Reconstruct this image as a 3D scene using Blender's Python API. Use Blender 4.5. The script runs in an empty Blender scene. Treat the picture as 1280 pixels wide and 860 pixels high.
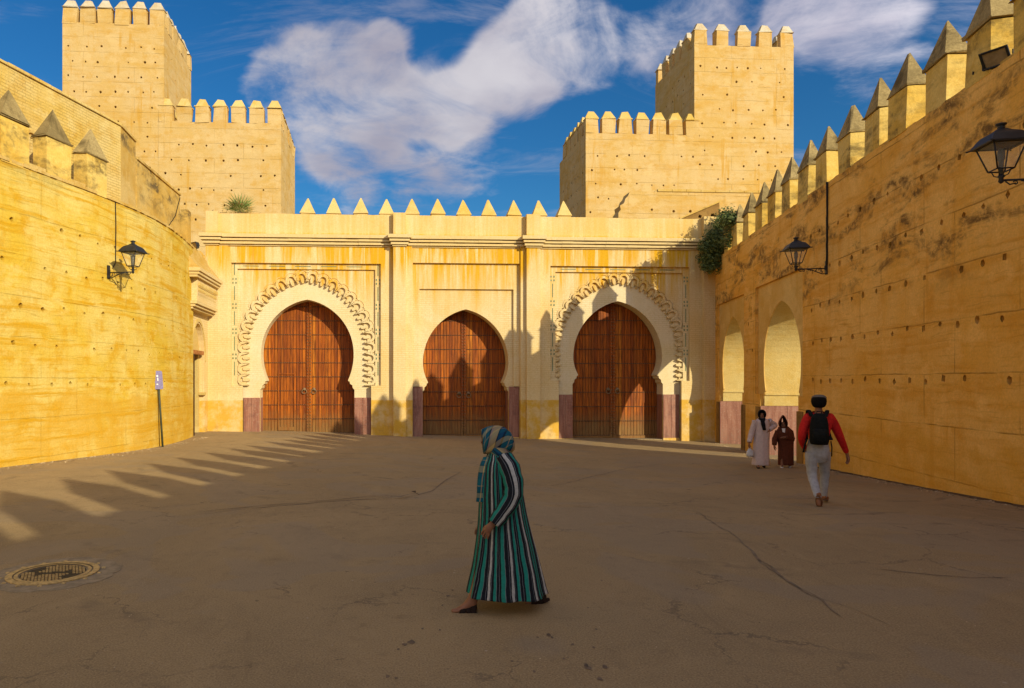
import bpy, math, random
from mathutils import Vector, Matrix
from mathutils.geometry import delaunay_2d_cdt
random.seed(7)
R = math.radians
SC = bpy.context.scene
COL = SC.collection

# ------------------------------------------------------------------ camera, sky, sun, exposure
FPX, CX, HY, CZ = 870.0, 520.0, 475.0, 1.95      # focal length (px of a 1280 frame), optical axis, horizon, eye height
cam_d = bpy.data.cameras.new('camera'); cam = bpy.data.objects.new('camera', cam_d); COL.objects.link(cam)
cam.location = (0, 0, CZ); cam.rotation_euler = (R(90), 0, 0)
cam_d.sensor_width = 36.0; cam_d.lens = 36.0 * FPX / 1280
cam_d.shift_x = (640 - CX) / 1280; cam_d.shift_y = (HY - 430) / 1280
cam_d.clip_start = 0.1; cam_d.clip_end = 3000
SC.camera = cam
SUN = Vector((0.88, -1.0, 0.55)).normalized()
SUN_STRENGTH, SKY_STRENGTH, EXPOSURE = 5.0, 0.15, 0.0
sd = bpy.data.lights.new('sun', 'SUN'); sd.energy = SUN_STRENGTH; sd.angle = R(0.5); sd.color = (1.0, 0.89, 0.62)
so = bpy.data.objects.new('sun', sd); COL.objects.link(so)
so.rotation_euler = (-SUN).to_track_quat('-Z', 'Y').to_euler(); so.location = (30, -30, 40)
vs = SC.view_settings
SC.display_settings.display_device = 'sRGB'
vs.view_transform = 'Standard'; vs.look = 'None'; vs.exposure = EXPOSURE; vs.gamma = 1.0; vs.use_curve_mapping = False


class NT:
    """tiny node-tree helper"""
    def __init__(s, tree):
        s.t = tree; s.n = tree.nodes; s.l = tree.links
    def new(s, typ, **kw):
        n = s.n.new(typ)
        for k, v in kw.items():
            setattr(n, k, v)
        return n
    def put(s, sock, v):
        if isinstance(v, bpy.types.NodeSocket): s.l.new(v, sock)
        elif v is not None: sock.default_value = v
    def math(s, op, a, b=None, c=None, clamp=False):
        n = s.new('ShaderNodeMath', operation=op, use_clamp=clamp)
        for i, v in enumerate((a, b, c)):
            if v is not None: s.put(n.inputs[i], v)
        return n.outputs[0]
    def vmath(s, op, a, b=None):
        n = s.new('ShaderNodeVectorMath', operation=op)
        s.put(n.inputs[0], a)
        if b is not None: s.put(n.inputs[1], b)
        return n.outputs['Value'] if op in ('DOT_PRODUCT', 'LENGTH', 'DISTANCE') else n.outputs['Vector']
    def rng(s, v, a, b, c=0.0, d=1.0, smooth=True):
        n = s.new('ShaderNodeMapRange', interpolation_type='SMOOTHSTEP' if smooth else 'LINEAR')
        s.put(n.inputs[0], v)
        for i, x in enumerate((a, b, c, d)): s.put(n.inputs[i + 1], x)
        return n.outputs[0]
    def mix(s, f, a, b, blend='MIX'):
        n = s.new('ShaderNodeMix', data_type='RGBA', blend_type=blend)
        s.put(n.inputs[0], f); s.put(n.inputs[6], c4(a)); s.put(n.inputs[7], c4(b))
        return n.outputs[2]
    def noise(s, vec, scale=1.0, detail=4.0, rough=0.55, dist=0.0):
        n = s.new('ShaderNodeTexNoise'); s.put(n.inputs['Vector'], vec)
        n.inputs['Scale'].default_value = scale; n.inputs['Detail'].default_value = detail
        n.inputs['Roughness'].default_value = rough; n.inputs['Distortion'].default_value = dist
        return n.outputs['Fac']
    def scaled(s, vec, sc, off=(0, 0, 0)):
        n = s.new('ShaderNodeMapping'); s.put(n.inputs[0], vec)
        n.inputs['Scale'].default_value = sc; n.inputs['Location'].default_value = off
        return n.outputs[0]
    def sep(s, vec):
        n = s.new('ShaderNodeSeparateXYZ'); s.put(n.inputs[0], vec); return n.outputs
    def comb(s, x, y, z):
        n = s.new('ShaderNodeCombineXYZ')
        for i, v in enumerate((x, y, z)): s.put(n.inputs[i], v)
        return n.outputs[0]
    def ramp(s, f, stops, interp='LINEAR'):
        n = s.new('ShaderNodeValToRGB'); s.put(n.inputs[0], f); cr = n.color_ramp; cr.interpolation = interp
        while len(cr.elements) < len(stops): cr.elements.new(0.5)
        for e, (p, c) in zip(cr.elements, stops): e.position = p; e.color = c4(c)
        return n.outputs[0]


def c4(c):
    if isinstance(c, bpy.types.NodeSocket): return c
    if isinstance(c, (int, float)): return (c, c, c, 1)
    return (c[0], c[1], c[2], 1)


def dirpx(px, py):
    return Vector(((px - CX) / FPX, 1.0, (HY - py) / FPX)).normalized()


def make_world():
    w = bpy.data.worlds.new('World'); SC.world = w; w.use_nodes = True
    t = NT(w.node_tree); t.n.clear()
    out = t.new('ShaderNodeOutputWorld'); bg = t.new('ShaderNodeBackground')
    sky = t.new('ShaderNodeTexSky', sky_type='NISHITA')
    sky.sun_disc = False; sky.sun_elevation = math.asin(SUN.z); sky.sun_rotation = math.atan2(SUN.x, SUN.y)
    sky.air_density = 1.0; sky.dust_density = 0.6; sky.ozone_density = 2.0
    hs = t.new('ShaderNodeHueSaturation'); t.put(hs.inputs['Color'], sky.outputs[0])
    hs.inputs['Saturation'].default_value = 1.35; hs.inputs['Value'].default_value = 0.9
    d = t.vmath('NORMALIZE', t.new('ShaderNodeTexCoord').outputs['Generated'])
    z = t.sep(d)[2]
    zz = t.math('ADD', t.math('MAXIMUM', z, 0.0), 0.22)
    p = t.vmath('DIVIDE', d, t.comb(zz, zz, zz))
    # a broken layer of clouds: noise everywhere, gathered into banks in some directions
    n1 = t.math('ADD', t.math('MULTIPLY', t.noise(p, 2.1, 10, 0.62, 0.5), 0.72), t.math('MULTIPLY', t.noise(t.scaled(p, (1, 1, 1), (1.3, 8.2, 2.0)), 6.5, 8, 0.65, 0.8), 0.28))
    n2 = t.noise(t.scaled(p, (1, 1, 1), (3.1, 1.7, 0.4)), 0.55, 2, 0.5)
    lobes = [(330, 100, 30, .8), (365, 80, 38, .9), (410, 75, 42, 1.), (455, 62, 38, 1.), (487, 55, 25, .9), (340, 130, 35, .8), (390, 130, 45, .9), (440, 110, 45, 1.), (475, 98, 32, .8),
             (420, 170, 40, .8), (460, 168, 36, .7), (395, 197, 30, .6), (500, 112, 24, .7), (532, 125, 38, 1.), (520, 146, 26, .8), (566, 135, 35, 1.), (600, 118, 40, 1.),
             (622, 85, 36, 1.), (650, 60, 45, 1.), (690, 35, 48, 1.1), (720, 10, 45, 1.1), (700, 76, 38, 1.), (735, 60, 28, .8), (662, 110, 32, .8), (748, 95, 22, .5),
             (560, 165, 20, .5), (490, 192, 20, .4), (480, 222, 55, .52), (585, 212, 45, .52), (430, 225, 40, .5), (260, 115, 30, .5), (772, 100, 40, .4), (540, 240, 40, .3),
             (850, 30, 60, .62), (905, 14, 60, .66), (800, 70, 50, .42), (1010, 10, 40, .8), (1060, 15, 45, .9), (1112, 2, 40, .8), (1045, 85, 45, .55), (1100, 90, 45, .5), (990, 40, 40, .5), (1140, 40, 40, .4)]
    acc = None
    for (px, py, r, wt) in lobes:
        v = dirpx(px, py); rad = math.atan(r * 1.55 / FPX) * v.y
        dt = t.vmath('DOT_PRODUCT', d, tuple(v))
        m = t.rng(dt, math.cos(rad), math.cos(rad * 0.15), 0.0, wt)
        acc = m if acc is None else t.math('ADD', acc, m)
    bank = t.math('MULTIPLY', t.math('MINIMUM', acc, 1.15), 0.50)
    away = t.rng(t.vmath('DOT_PRODUCT', d, tuple(dirpx(600, 150))), 0.88, 0.60, 0.0, 0.60)      # clouds added out of view, as fill light for the shaded walls and ground
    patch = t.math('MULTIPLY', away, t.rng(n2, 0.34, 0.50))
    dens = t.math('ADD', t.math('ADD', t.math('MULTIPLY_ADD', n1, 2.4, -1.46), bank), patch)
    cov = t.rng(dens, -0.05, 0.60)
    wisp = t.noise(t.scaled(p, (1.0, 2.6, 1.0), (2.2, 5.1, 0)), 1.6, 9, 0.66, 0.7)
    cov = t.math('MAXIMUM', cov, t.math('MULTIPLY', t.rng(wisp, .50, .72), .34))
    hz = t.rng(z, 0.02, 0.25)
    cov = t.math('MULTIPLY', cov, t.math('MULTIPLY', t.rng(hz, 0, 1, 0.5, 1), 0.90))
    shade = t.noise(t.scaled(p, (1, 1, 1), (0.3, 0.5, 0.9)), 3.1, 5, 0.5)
    fwd = t.rng(t.vmath('DOT_PRODUCT', d, tuple(SUN)), -0.6, 0.9, 1.15, 3.2)            # clouds scatter forward: brighter towards the sun, raised to fill the shade
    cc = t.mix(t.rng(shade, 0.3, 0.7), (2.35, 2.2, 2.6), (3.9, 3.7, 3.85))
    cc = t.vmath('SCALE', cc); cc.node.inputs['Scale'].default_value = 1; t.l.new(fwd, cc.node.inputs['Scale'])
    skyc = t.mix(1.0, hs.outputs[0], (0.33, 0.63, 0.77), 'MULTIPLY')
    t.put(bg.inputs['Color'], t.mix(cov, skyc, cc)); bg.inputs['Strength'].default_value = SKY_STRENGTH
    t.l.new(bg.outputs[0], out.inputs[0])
    w.cycles.sampling_method = 'MANUAL'; w.cycles.sample_map_resolution = 512


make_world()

# ------------------------------------------------------------------ ground shape and pixel helpers (used only to measure real distances)
def gz(x, y):
    t = min(max((y - 9) / 22.0, 0), 1); s = 1 - (1 - t) ** 1.6
    if x < 0: return (s ** 1.25) * (-0.58 - 0.03 * max(x, -14))
    return s * (-0.60 - 0.02 * min(x, 16))


def gp(px, py):
    Y = 10.0
    for i in range(80):
        X = (px - CX) / FPX * Y
        Y = .5 * Y + .5 * (CZ - gz(X, Y)) * FPX / (py - HY)
    X = (px - CX) / FPX * Y
    return Vector((X, Y, gz(X, Y)))


def at(px, py, Y):
    return Vector(((px - CX) / FPX * Y, Y, CZ + (HY - py) / FPX * Y))


# ------------------------------------------------------------------ materials
MATS = {}
def mat_base(name, rough=0.85, spec=0.25):
    m = bpy.data.materials.new(name); m.use_nodes = True
    t = NT(m.node_tree); b = t.n['Principled BSDF']
    b.inputs['Roughness'].default_value = rough; b.inputs['Specular IOR Level'].default_value = spec
    MATS[name] = m
    return m, t, b


def bump(t, b, h, strength=0.5, dist=0.02):
    n = t.new('ShaderNodeBump'); n.inputs['Strength'].default_value = strength; n.inputs['Distance'].default_value = dist
    t.put(n.inputs['Height'], h); t.l.new(n.outputs[0], b.inputs['Normal'])


def pos(t): return t.new('ShaderNodeNewGeometry').outputs['Position']
def uv(t): return t.new('ShaderNodeTexCoord').outputs['UV']


def earth_mat(name, light, mid, deep, bed=9.0, bed_amt=0.5, patch=0.45, joints=(2.6, 1.02, 0.05), joint_amt=0.5, stain=0.0, stain_z=(0, 1, 9, 10), stain_col=(.07, .05, .03), drip=0.3, seed=0.0, base=None, fine=0.35, whiten=0.0, k=.74):
    """rammed earth / lime plaster: soft horizontal beds, large patches, drips, joints, grime"""
    light, mid, deep = [tuple(x * k for x in q) for q in (light, mid, deep)]
    if base: base = (base[0], tuple(x * k for x in base[1]), base[2])
    m, t, b = mat_base(name, 0.92, 0.12)
    P = t.scaled(pos(t), (1, 1, 1), (seed, seed * .7, 0)); U = uv(t)
    pz = t.sep(pos(t))[2]
    wob = t.noise(P, 0.8, 3)
    Pw = t.vmath('ADD', P, t.comb(0, 0, t.math('MULTIPLY', wob, 0.25)))
    big = t.noise(P, 0.42, 5, 0.6, 0.6)
    beds = t.noise(t.scaled(Pw, (0.28, 0.28, bed * .55)), 1.0, 6, 0.66, 0.3)
    f1 = t.rng(big, 0.36, 0.66)
    c = t.mix(f1, light, mid)
    c = t.mix(t.math('MULTIPLY', t.rng(beds, 0.46, 0.66), bed_amt), c, deep)
    med = t.noise(P, 1.9, 6, 0.65)
    c = t.mix(t.math('MULTIPLY', t.rng(med, 0.50, 0.68), patch), c, deep)
    pale = t.noise(t.scaled(P, (1, 1, 1.4), (9, 4, 2)), 0.9, 6, 0.65)
    c = t.mix(t.math('MULTIPLY', t.rng(pale, 0.52, 0.64), 0.7), c, tuple(x * 1.08 for x in light))
    fl = t.noise(t.scaled(Pw, (0.9, 0.9, bed * 2.2)), 1.0, 5, 0.7, 0.4)
    c = t.mix(t.math('MULTIPLY', t.rng(fl, 0.55, 0.68), bed_amt * .55), c, tuple(x * .55 for x in deep))
    if drip:
        dr = t.noise(t.scaled(P, (3.2, 3.2, 0.22)), 1.0, 5, 0.6)
        dm = t.math('MULTIPLY', t.rng(dr, 0.52, 0.68), t.rng(t.noise(P, 0.35, 2), 0.42, 0.6))
        c = t.mix(t.math('MULTIPLY', dm, drip), c, deep)
    h = t.math('ADD', t.math('MULTIPLY', beds, 0.5), t.math('MULTIPLY', t.noise(P, 14, 6, 0.7), 0.35))
    if joint_amt:
        br = t.new('ShaderNodeTexBrick'); 
        Uw = t.vmath('ADD', U, t.comb(0, t.math('MULTIPLY', t.math('SUBTRACT', t.noise(P, 1.3, 3), 0.5), 0.07), 0))
        t.put(br.inputs['Vector'], Uw)
        br.inputs['Scale'].default_value = 1.0; br.inputs['Brick Width'].default_value = joints[0]; br.inputs['Row Height'].default_value = joints[1]
        br.inputs['Mortar Size'].default_value = joints[2] * .3; br.inputs['Mortar Smooth'].default_value = 0.4; br.offset = 0.37
        jm = t.math('MULTIPLY', br.outputs['Fac'], t.rng(t.noise(P, 1.1, 4), 0.38, 0.6, 0.15, 1.0))
        c = t.mix(t.math('MULTIPLY', jm, joint_amt), c, tuple(x * .35 for x in deep))
        h = t.math('SUBTRACT', h, t.math('MULTIPLY', jm, 0.5))
    if base:                                       # a painted dado band low on the wall, worn through in places
        z0, colb, amt = base
        e = t.math('ADD', pz, t.math('MULTIPLY', t.math('SUBTRACT', t.noise(P, 0.9, 5, 0.6), 0.5), 1.3))
        bm = t.math('MULTIPLY', t.rng(e, z0 + .12, z0 - .12), t.rng(t.noise(P, 1.6, 6, 0.65), 0.34, 0.56, 0.35, 1.0))
        c = t.mix(t.math('MULTIPLY', bm, amt), c, colb)
    if stain:
        z0, z1, z2, z3 = stain_z
        st = t.noise(t.scaled(P, (0.55, 0.55, 1.5), (2, 7, 1)), 1.0, 7, 0.68, 0.5)
        st2 = t.noise(P, 5.0, 5, 0.7)
        hm = t.math('MULTIPLY', t.rng(pz, z0, z1), t.rng(pz, z3, z2))
        sm = t.math('MULTIPLY', t.rng(st, 0.46, 0.64), t.rng(st2, 0.36, 0.56, .15, 1.0))
        c = t.mix(t.math('MULTIPLY', t.math('MULTIPLY', sm, hm), stain), c, stain_col)
    if whiten:
        wm = t.math('MULTIPLY', t.rng(pz, whiten, whiten + 1.0), t.rng(t.noise(P, 1.4, 4), 0.35, 0.6))
        c = t.mix(t.math('MULTIPLY', wm, 0.75), c, (0.78, 0.74, 0.66))
    fn = t.noise(P, 22, 5, 0.7)
    c = t.mix(t.rng(fn, 0.3, 0.7, fine, 0.0), c, tuple(x * .55 for x in mid))
    t.put(b.inputs['Base Color'], c)
    bump(t, b, h, 0.7, 0.05)
    return m


M_left = earth_mat('ochre_rammed_earth', (.95, .73, .22), (.90, .60, .065), (.80, .41, .006), bed=13, bed_amt=.9, patch=.75, joints=(3.4, 1.0, .04), joint_amt=.25, stain=.35, stain_z=(6.2, 7.4, 9, 12), drip=.35, base=(1.5, (.82, .44, .03), .7))
M_right = earth_mat('orange_rammed_earth', (.92, .56, .16), (.86, .46, .08), (.74, .33, .03), bed=7, bed_amt=.6, patch=.5, joints=(2.9, 1.04, .055), joint_amt=.62, stain=1.05, stain_z=(3.4, 4.9, 7.7, 8.4), stain_col=(.15, .085, .032), drip=.45, seed=13, k=1.0, base=(.75, (.70, .36, .04), .55))  # colour kept brighter than the other earth walls, to lift its shade
M_tower = earth_mat('pale_rammed_earth', (.86, .61, .28), (.82, .53, .17), (.76, .40, .05), bed=3.0, bed_amt=.45, patch=.5, joints=(5.2, .98, .045), joint_amt=.42, drip=.85, seed=31)
M_brickw = earth_mat('yellow_brick_wall', (.90, .68, .28), (.84, .56, .13), (.70, .38, .04), bed=4, bed_amt=.3, patch=.5, joints=(.27, .085, .03), joint_amt=.32, drip=.3, seed=5)
M_cope = earth_mat('grimy_parapet_plaster', (.84, .60, .22), (.78, .48, .10), (.60, .33, .05), bed=2, bed_amt=.3, patch=.5, joint_amt=0, stain=1.0, stain_z=(7.8, 9.0, 11, 12), stain_col=(.07, .055, .04), drip=.5, seed=19)
M_merlon = earth_mat('merlon_plaster', (.92, .68, .22), (.88, .58, .12), (.66, .36, .03), k=.86, bed=2, bed_amt=.4, patch=.6, joint_amt=0, stain=.8, stain_z=(6.9, 7.2, 8.2, 8.6), drip=.5, seed=44)
M_cap = earth_mat('weathered_cap_mortar', (.62, .46, .20), (.42, .30, .12), (.10, .07, .03), bed=1.5, bed_amt=.5, patch=.8, joint_amt=0, drip=.7, seed=3, fine=.6)
M_caplight = earth_mat('limewashed_cap', (.84, .76, .60), (.78, .62, .36), (.66, .40, .12), bed=1.5, bed_amt=.35, patch=.4, joint_amt=0, drip=.4, seed=8)
M_pyr = earth_mat('yellow_merlon_plaster', (.90, .68, .28), (.86, .58, .14), (.78, .44, .05), bed=1.5, bed_amt=.3, patch=.45, joint_amt=0, drip=.5, seed=2)


def facade_mat(name, cream, stain, dado, streak_lo, streak_hi, seed=0.0, streak_amt=.85, dado_z=1.05, k=.76):
    cream, stain, dado = [tuple(x * k for x in q) for q in (cream, stain, dado)]
    m, t, b = mat_base(name, 0.9, 0.15)
    P = t.scaled(pos(t), (1, 1, 1), (seed, 0, 0)); pz = t.sep(pos(t))[2]
    big = t.noise(P, 0.5, 5, 0.6, 0.4)
    c = t.mix(t.math('MULTIPLY', t.rng(big, 0.40, 0.64), .5), cream, tuple(a * .5 + s * .5 for a, s in zip(cream, stain)))
    # rain streaks running down from the cornice
    dr = t.noise(t.scaled(P, (1.5, 1.5, 0.12)), 1.0, 7, 0.68, 0.25)
    dr2 = t.noise(t.scaled(P, (6.5, 6.5, 0.25)), 1.0, 4, 0.6)
    edge = t.math('ADD', pz, t.math('MULTIPLY', t.math('SUBTRACT', dr, 0.5), 5.0))
    hm = t.math('MULTIPLY', t.rng(edge, streak_lo, streak_hi), t.rng(pz, 8.55, 8.42, .35, 1.0))
    sm = t.math('ADD', t.math('MULTIPLY', t.rng(dr, 0.36, 0.54), .8), t.math('MULTIPLY', t.rng(dr2, 0.42, 0.60), .5))
    c = t.mix(t.math('MULTIPLY', t.math('MULTIPLY', sm, hm), streak_amt, clamp=True), c, stain)
    pr = t.noise(t.scaled(P, (4.2, 4.2, 0.16), (3, 0, 5)), 1.0, 5, 0.6, .1)
    c = t.mix(t.math('MULTIPLY', t.math('MULTIPLY', t.rng(pr, .56, .64), hm), .75), c, tuple(x * 1.06 for x in cream))
    rs = t.noise(t.scaled(P, (7, 7, 0.3), (1, 2, 9)), 1.0, 5, 0.65)
    c = t.mix(t.math('MULTIPLY', t.math('MULTIPLY', t.rng(rs, .56, .7), hm), .55), c, (.58, .27, .02))
    # fine courses of small bricks under the limewash
    br = t.new('ShaderNodeTexBrick'); t.put(br.inputs['Vector'], uv(t)); br.inputs['Scale'].default_value = 1
    br.inputs['Brick Width'].default_value = .36; br.inputs['Row Height'].default_value = .095; br.inputs['Mortar Size'].default_value = .010; br.inputs['Mortar Smooth'].default_value = .6
    cm = t.math('MULTIPLY', br.outputs['Fac'], t.math('MULTIPLY', t.rng(t.noise(P, .8, 4), .38, .6, .1, .5), t.math('MULTIPLY', t.rng(pz, 1.2, 1.6), t.rng(pz, 6.6, 5.5))))
    c = t.mix(cm, c, tuple(x * .7 for x in stain))
    # ochre paint on the foot of the wall
    dn = t.math('ADD', pz, t.math('MULTIPLY', t.math('SUBTRACT', t.noise(P, 2.5, 4), .5), .05))
    dm = t.math('MULTIPLY', t.rng(dn, dado_z + .02, dado_z - .02), t.rng(t.noise(P, 1.7, 6, .65), .36, .60, .2, .9))
    c = t.mix(dm, c, dado)
    gr = t.math('MULTIPLY', t.rng(t.noise(P, 1.3, 7, .7), .52, .7), t.rng(pz, 1.0, -.6, 0, .55))
    c = t.mix(gr, c, (.30, .17, .06))
    fn = t.noise(P, 18, 5, .7)
    c = t.mix(t.rng(fn, .3, .7, .28, 0), c, tuple(x * .6 for x in stain))
    t.put(b.inputs['Base Color'], c)
    h = t.math('SUBTRACT', t.math('ADD', t.math('MULTIPLY', t.noise(P, 9, 6, .65), .5), t.math('MULTIPLY', big, .6)), t.math('MULTIPLY', cm, .4))
    bump(t, b, h, 0.4, 0.03)
    return m


M_fac = facade_mat('gate_limewash', (.96, .77, .42), (.86, .47, .02), (.84, .48, .04), 6.2, 7.9, streak_amt=1.0)
M_facp = facade_mat('gate_panel_limewash', (.96, .80, .48), (.86, .48, .03), (.84, .48, .04), 4.6, 7.6, seed=20, streak_amt=.9)
M_cornice = facade_mat('gate_cornice_limewash', (.90, .70, .36), (.86, .54, .10), (.84, .48, .04), 8.0, 10.6, seed=40, streak_amt=.5)
M_ring = facade_mat('gate_arch_limewash', (.97, .83, .55), (.86, .60, .14), (.84, .56, .10), 6.2, 8.4, seed=60, streak_amt=.4)


def simple_mat(name, col, rough=.7, spec=.3, var=.25, scale=8, metal=0, bumpy=0.0):
    m, t, b = mat_base(name, rough, spec); P = pos(t)
    n = t.noise(P, scale, 5, .6)
    t.put(b.inputs['Base Color'], t.mix(t.rng(n, .3, .7), tuple(x * (1 - var) for x in col), tuple(min(1, x * (1 + var)) for x in col)))
    b.inputs['Metallic'].default_value = metal
    if bumpy: bump(t, b, t.noise(P, scale * 3, 5), bumpy, .01)
    return m


M_iron = simple_mat('black_iron', (.018, .018, .02), .5, .4)
M_irong = simple_mat('grey_painted_iron', (.10, .10, .085), .55, .4)
M_bronze = simple_mat('worn_iron_studs', (.20, .12, .055), .45, .5)
M_cable = simple_mat('black_cable', (.02, .018, .016), .7, .2)
M_skin = simple_mat('skin', (.42, .22, .13), .6, .3, .08, 30)
M_skin2 = simple_mat('tanned_skin', (.25, .11, .055), .6, .3, .08, 30)
M_hair = simple_mat('black_hair', (.010, .008, .007), .9, .08, .3, 60)
M_leather = simple_mat('dark_brown_leather', (.022, .012, .008), .8, .15)
M_shoe = simple_mat('orange_brown_shoe', (.30, .11, .035), .6, .3)
M_sole = simple_mat('shoe_sole', (.20, .10, .05), .8, .2)
M_green = simple_mat('green_tile', (.13, .20, .10), .35, .5)
M_lav = simple_mat('lavender_grey_plate', (.22, .19, .33), .5, .4, .15, 20)
M_white = simple_mat('white_paint', (.75, .73, .70), .6, .3, .08, 10)
M_post = simple_mat('dark_green_post', (.05, .055, .03), .6, .3)
M_darkwood = simple_mat('dark_wood', (.05, .022, .01), .6, .3, .4, 12)
M_lintel = simple_mat('brown_lintel_wood', (.36, .14, .04), .7, .2, .3, 9)
M_bird = simple_mat('dark_feathers', (.02, .02, .024), .6, .3)
M_terra = simple_mat('dark_hole', (.03, .018, .008), .9, .1)
M_black = simple_mat('black_cloth', (.010, .009, .011), .9, .1, .3, 40)
M_bag = simple_mat('black_backpack_nylon', (.010, .011, .010), .85, .1, .3, 30)
M_red = simple_mat('red_knit', (.52, .018, .014), .85, .15, .15, 25, bumpy=.3)
M_grey = simple_mat('grey_sweatpants', (.37, .37, .38), .9, .1, .12, 20, bumpy=.3)
M_capcl = simple_mat('grey_cap_cloth', (.15, .12, .09), .9, .1, .2, 30)
M_pinkw = simple_mat('pinkish_white_cloth', (.55, .44, .41), .9, .1, .08, 14)
M_brownr = simple_mat('dark_brown_wool', (.105, .032, .016), .9, .1, .25, 30)
M_plastic = simple_mat('pale_plastic', (.55, .56, .56), .35, .4, .1, 9)
M_castiron = simple_mat('rusty_cast_iron', (.46, .30, .11), .6, .4, .35, 25, bumpy=.4)
M_castdark = simple_mat('dirt_filled_iron', (.055, .04, .022), .8, .2, .4, 30)


def glass_mat():
    m, t, b = mat_base('lantern_glass', .08, .5)
    b.inputs['Base Color'].default_value = (.9, .88, .8, 1); b.inputs['Alpha'].default_value = .09
    return m
M_glass = glass_mat()


def dado_mat():
    m, t, b = mat_base('purple_zellige_dado', .55, .35); P = pos(t)
    v = t.noise(t.scaled(P, (9, 9, .8)), 1, 5, .6); f = t.noise(P, 16, 5, .7); w = t.noise(P, 2.2, 6, .7)
    c = t.mix(t.rng(v, .35, .65), (.24, .090, .056), (.35, .165, .108))
    c = t.mix(t.rng(f, .5, .7, 0, .6), c, (.42, .27, .20))
    c = t.mix(t.rng(w, .52, .72, 0, .55), c, (.13, .06, .05))
    pz = t.sep(P)[2]
    c = t.mix(t.math('MULTIPLY', t.rng(pz, .1, -.9), t.rng(f, .4, .6, 0, .5)), c, (.10, .07, .045))
    t.put(b.inputs['Base Color'], c)
    ck = t.new('ShaderNodeTexBrick'); t.put(ck.inputs['Vector'], uv(t)); ck.inputs['Scale'].default_value = 1
    ck.inputs['Brick Width'].default_value = .11; ck.inputs['Row Height'].default_value = .11; ck.inputs['Mortar Size'].default_value = .006; ck.offset = 0
    bump(t, b, t.math('SUBTRACT', f, ck.outputs['Fac']), .35, .008)
    return m
M_dado = dado_mat()


def door_mat():
    m, t, b = mat_base('cedar_boards', .62, .25); P = pos(t)
    isl = t.new('ShaderNodeNewGeometry').outputs['Random Per Island']
    g = t.noise(t.scaled(P, (22, 22, 1.1)), 1, 6, .65)
    c = t.ramp(isl, [(0, (.19, .043, .004)), (.3, (.39, .095, .005)), (.6, (.50, .140, .006)), (.8, (.27, .060, .004)), (1, (.56, .185, .010))])
    c = t.mix(t.rng(g, .40, .62, .0, .75), c, (.10, .022, .004))
    pz = t.sep(P)[2]; w = t.noise(P, 2.4, 6, .7)
    lo = t.math('MULTIPLY', t.rng(t.math('ADD', pz, t.math('MULTIPLY', w, 1.2)), 1.3, .2), .8)       # weathered foot of the door
    c = t.mix(lo, c, t.mix(t.rng(g, .4, .6), (.14, .08, .025), (.26, .15, .045)))
    c = t.mix(t.rng(t.noise(P, 1.1, 5), .54, .72, 0, .45), c, (.16, .045, .008))
    t.put(b.inputs['Base Color'], c)
    bump(t, b, g, .3, .006)
    return m
M_door = door_mat()


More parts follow.
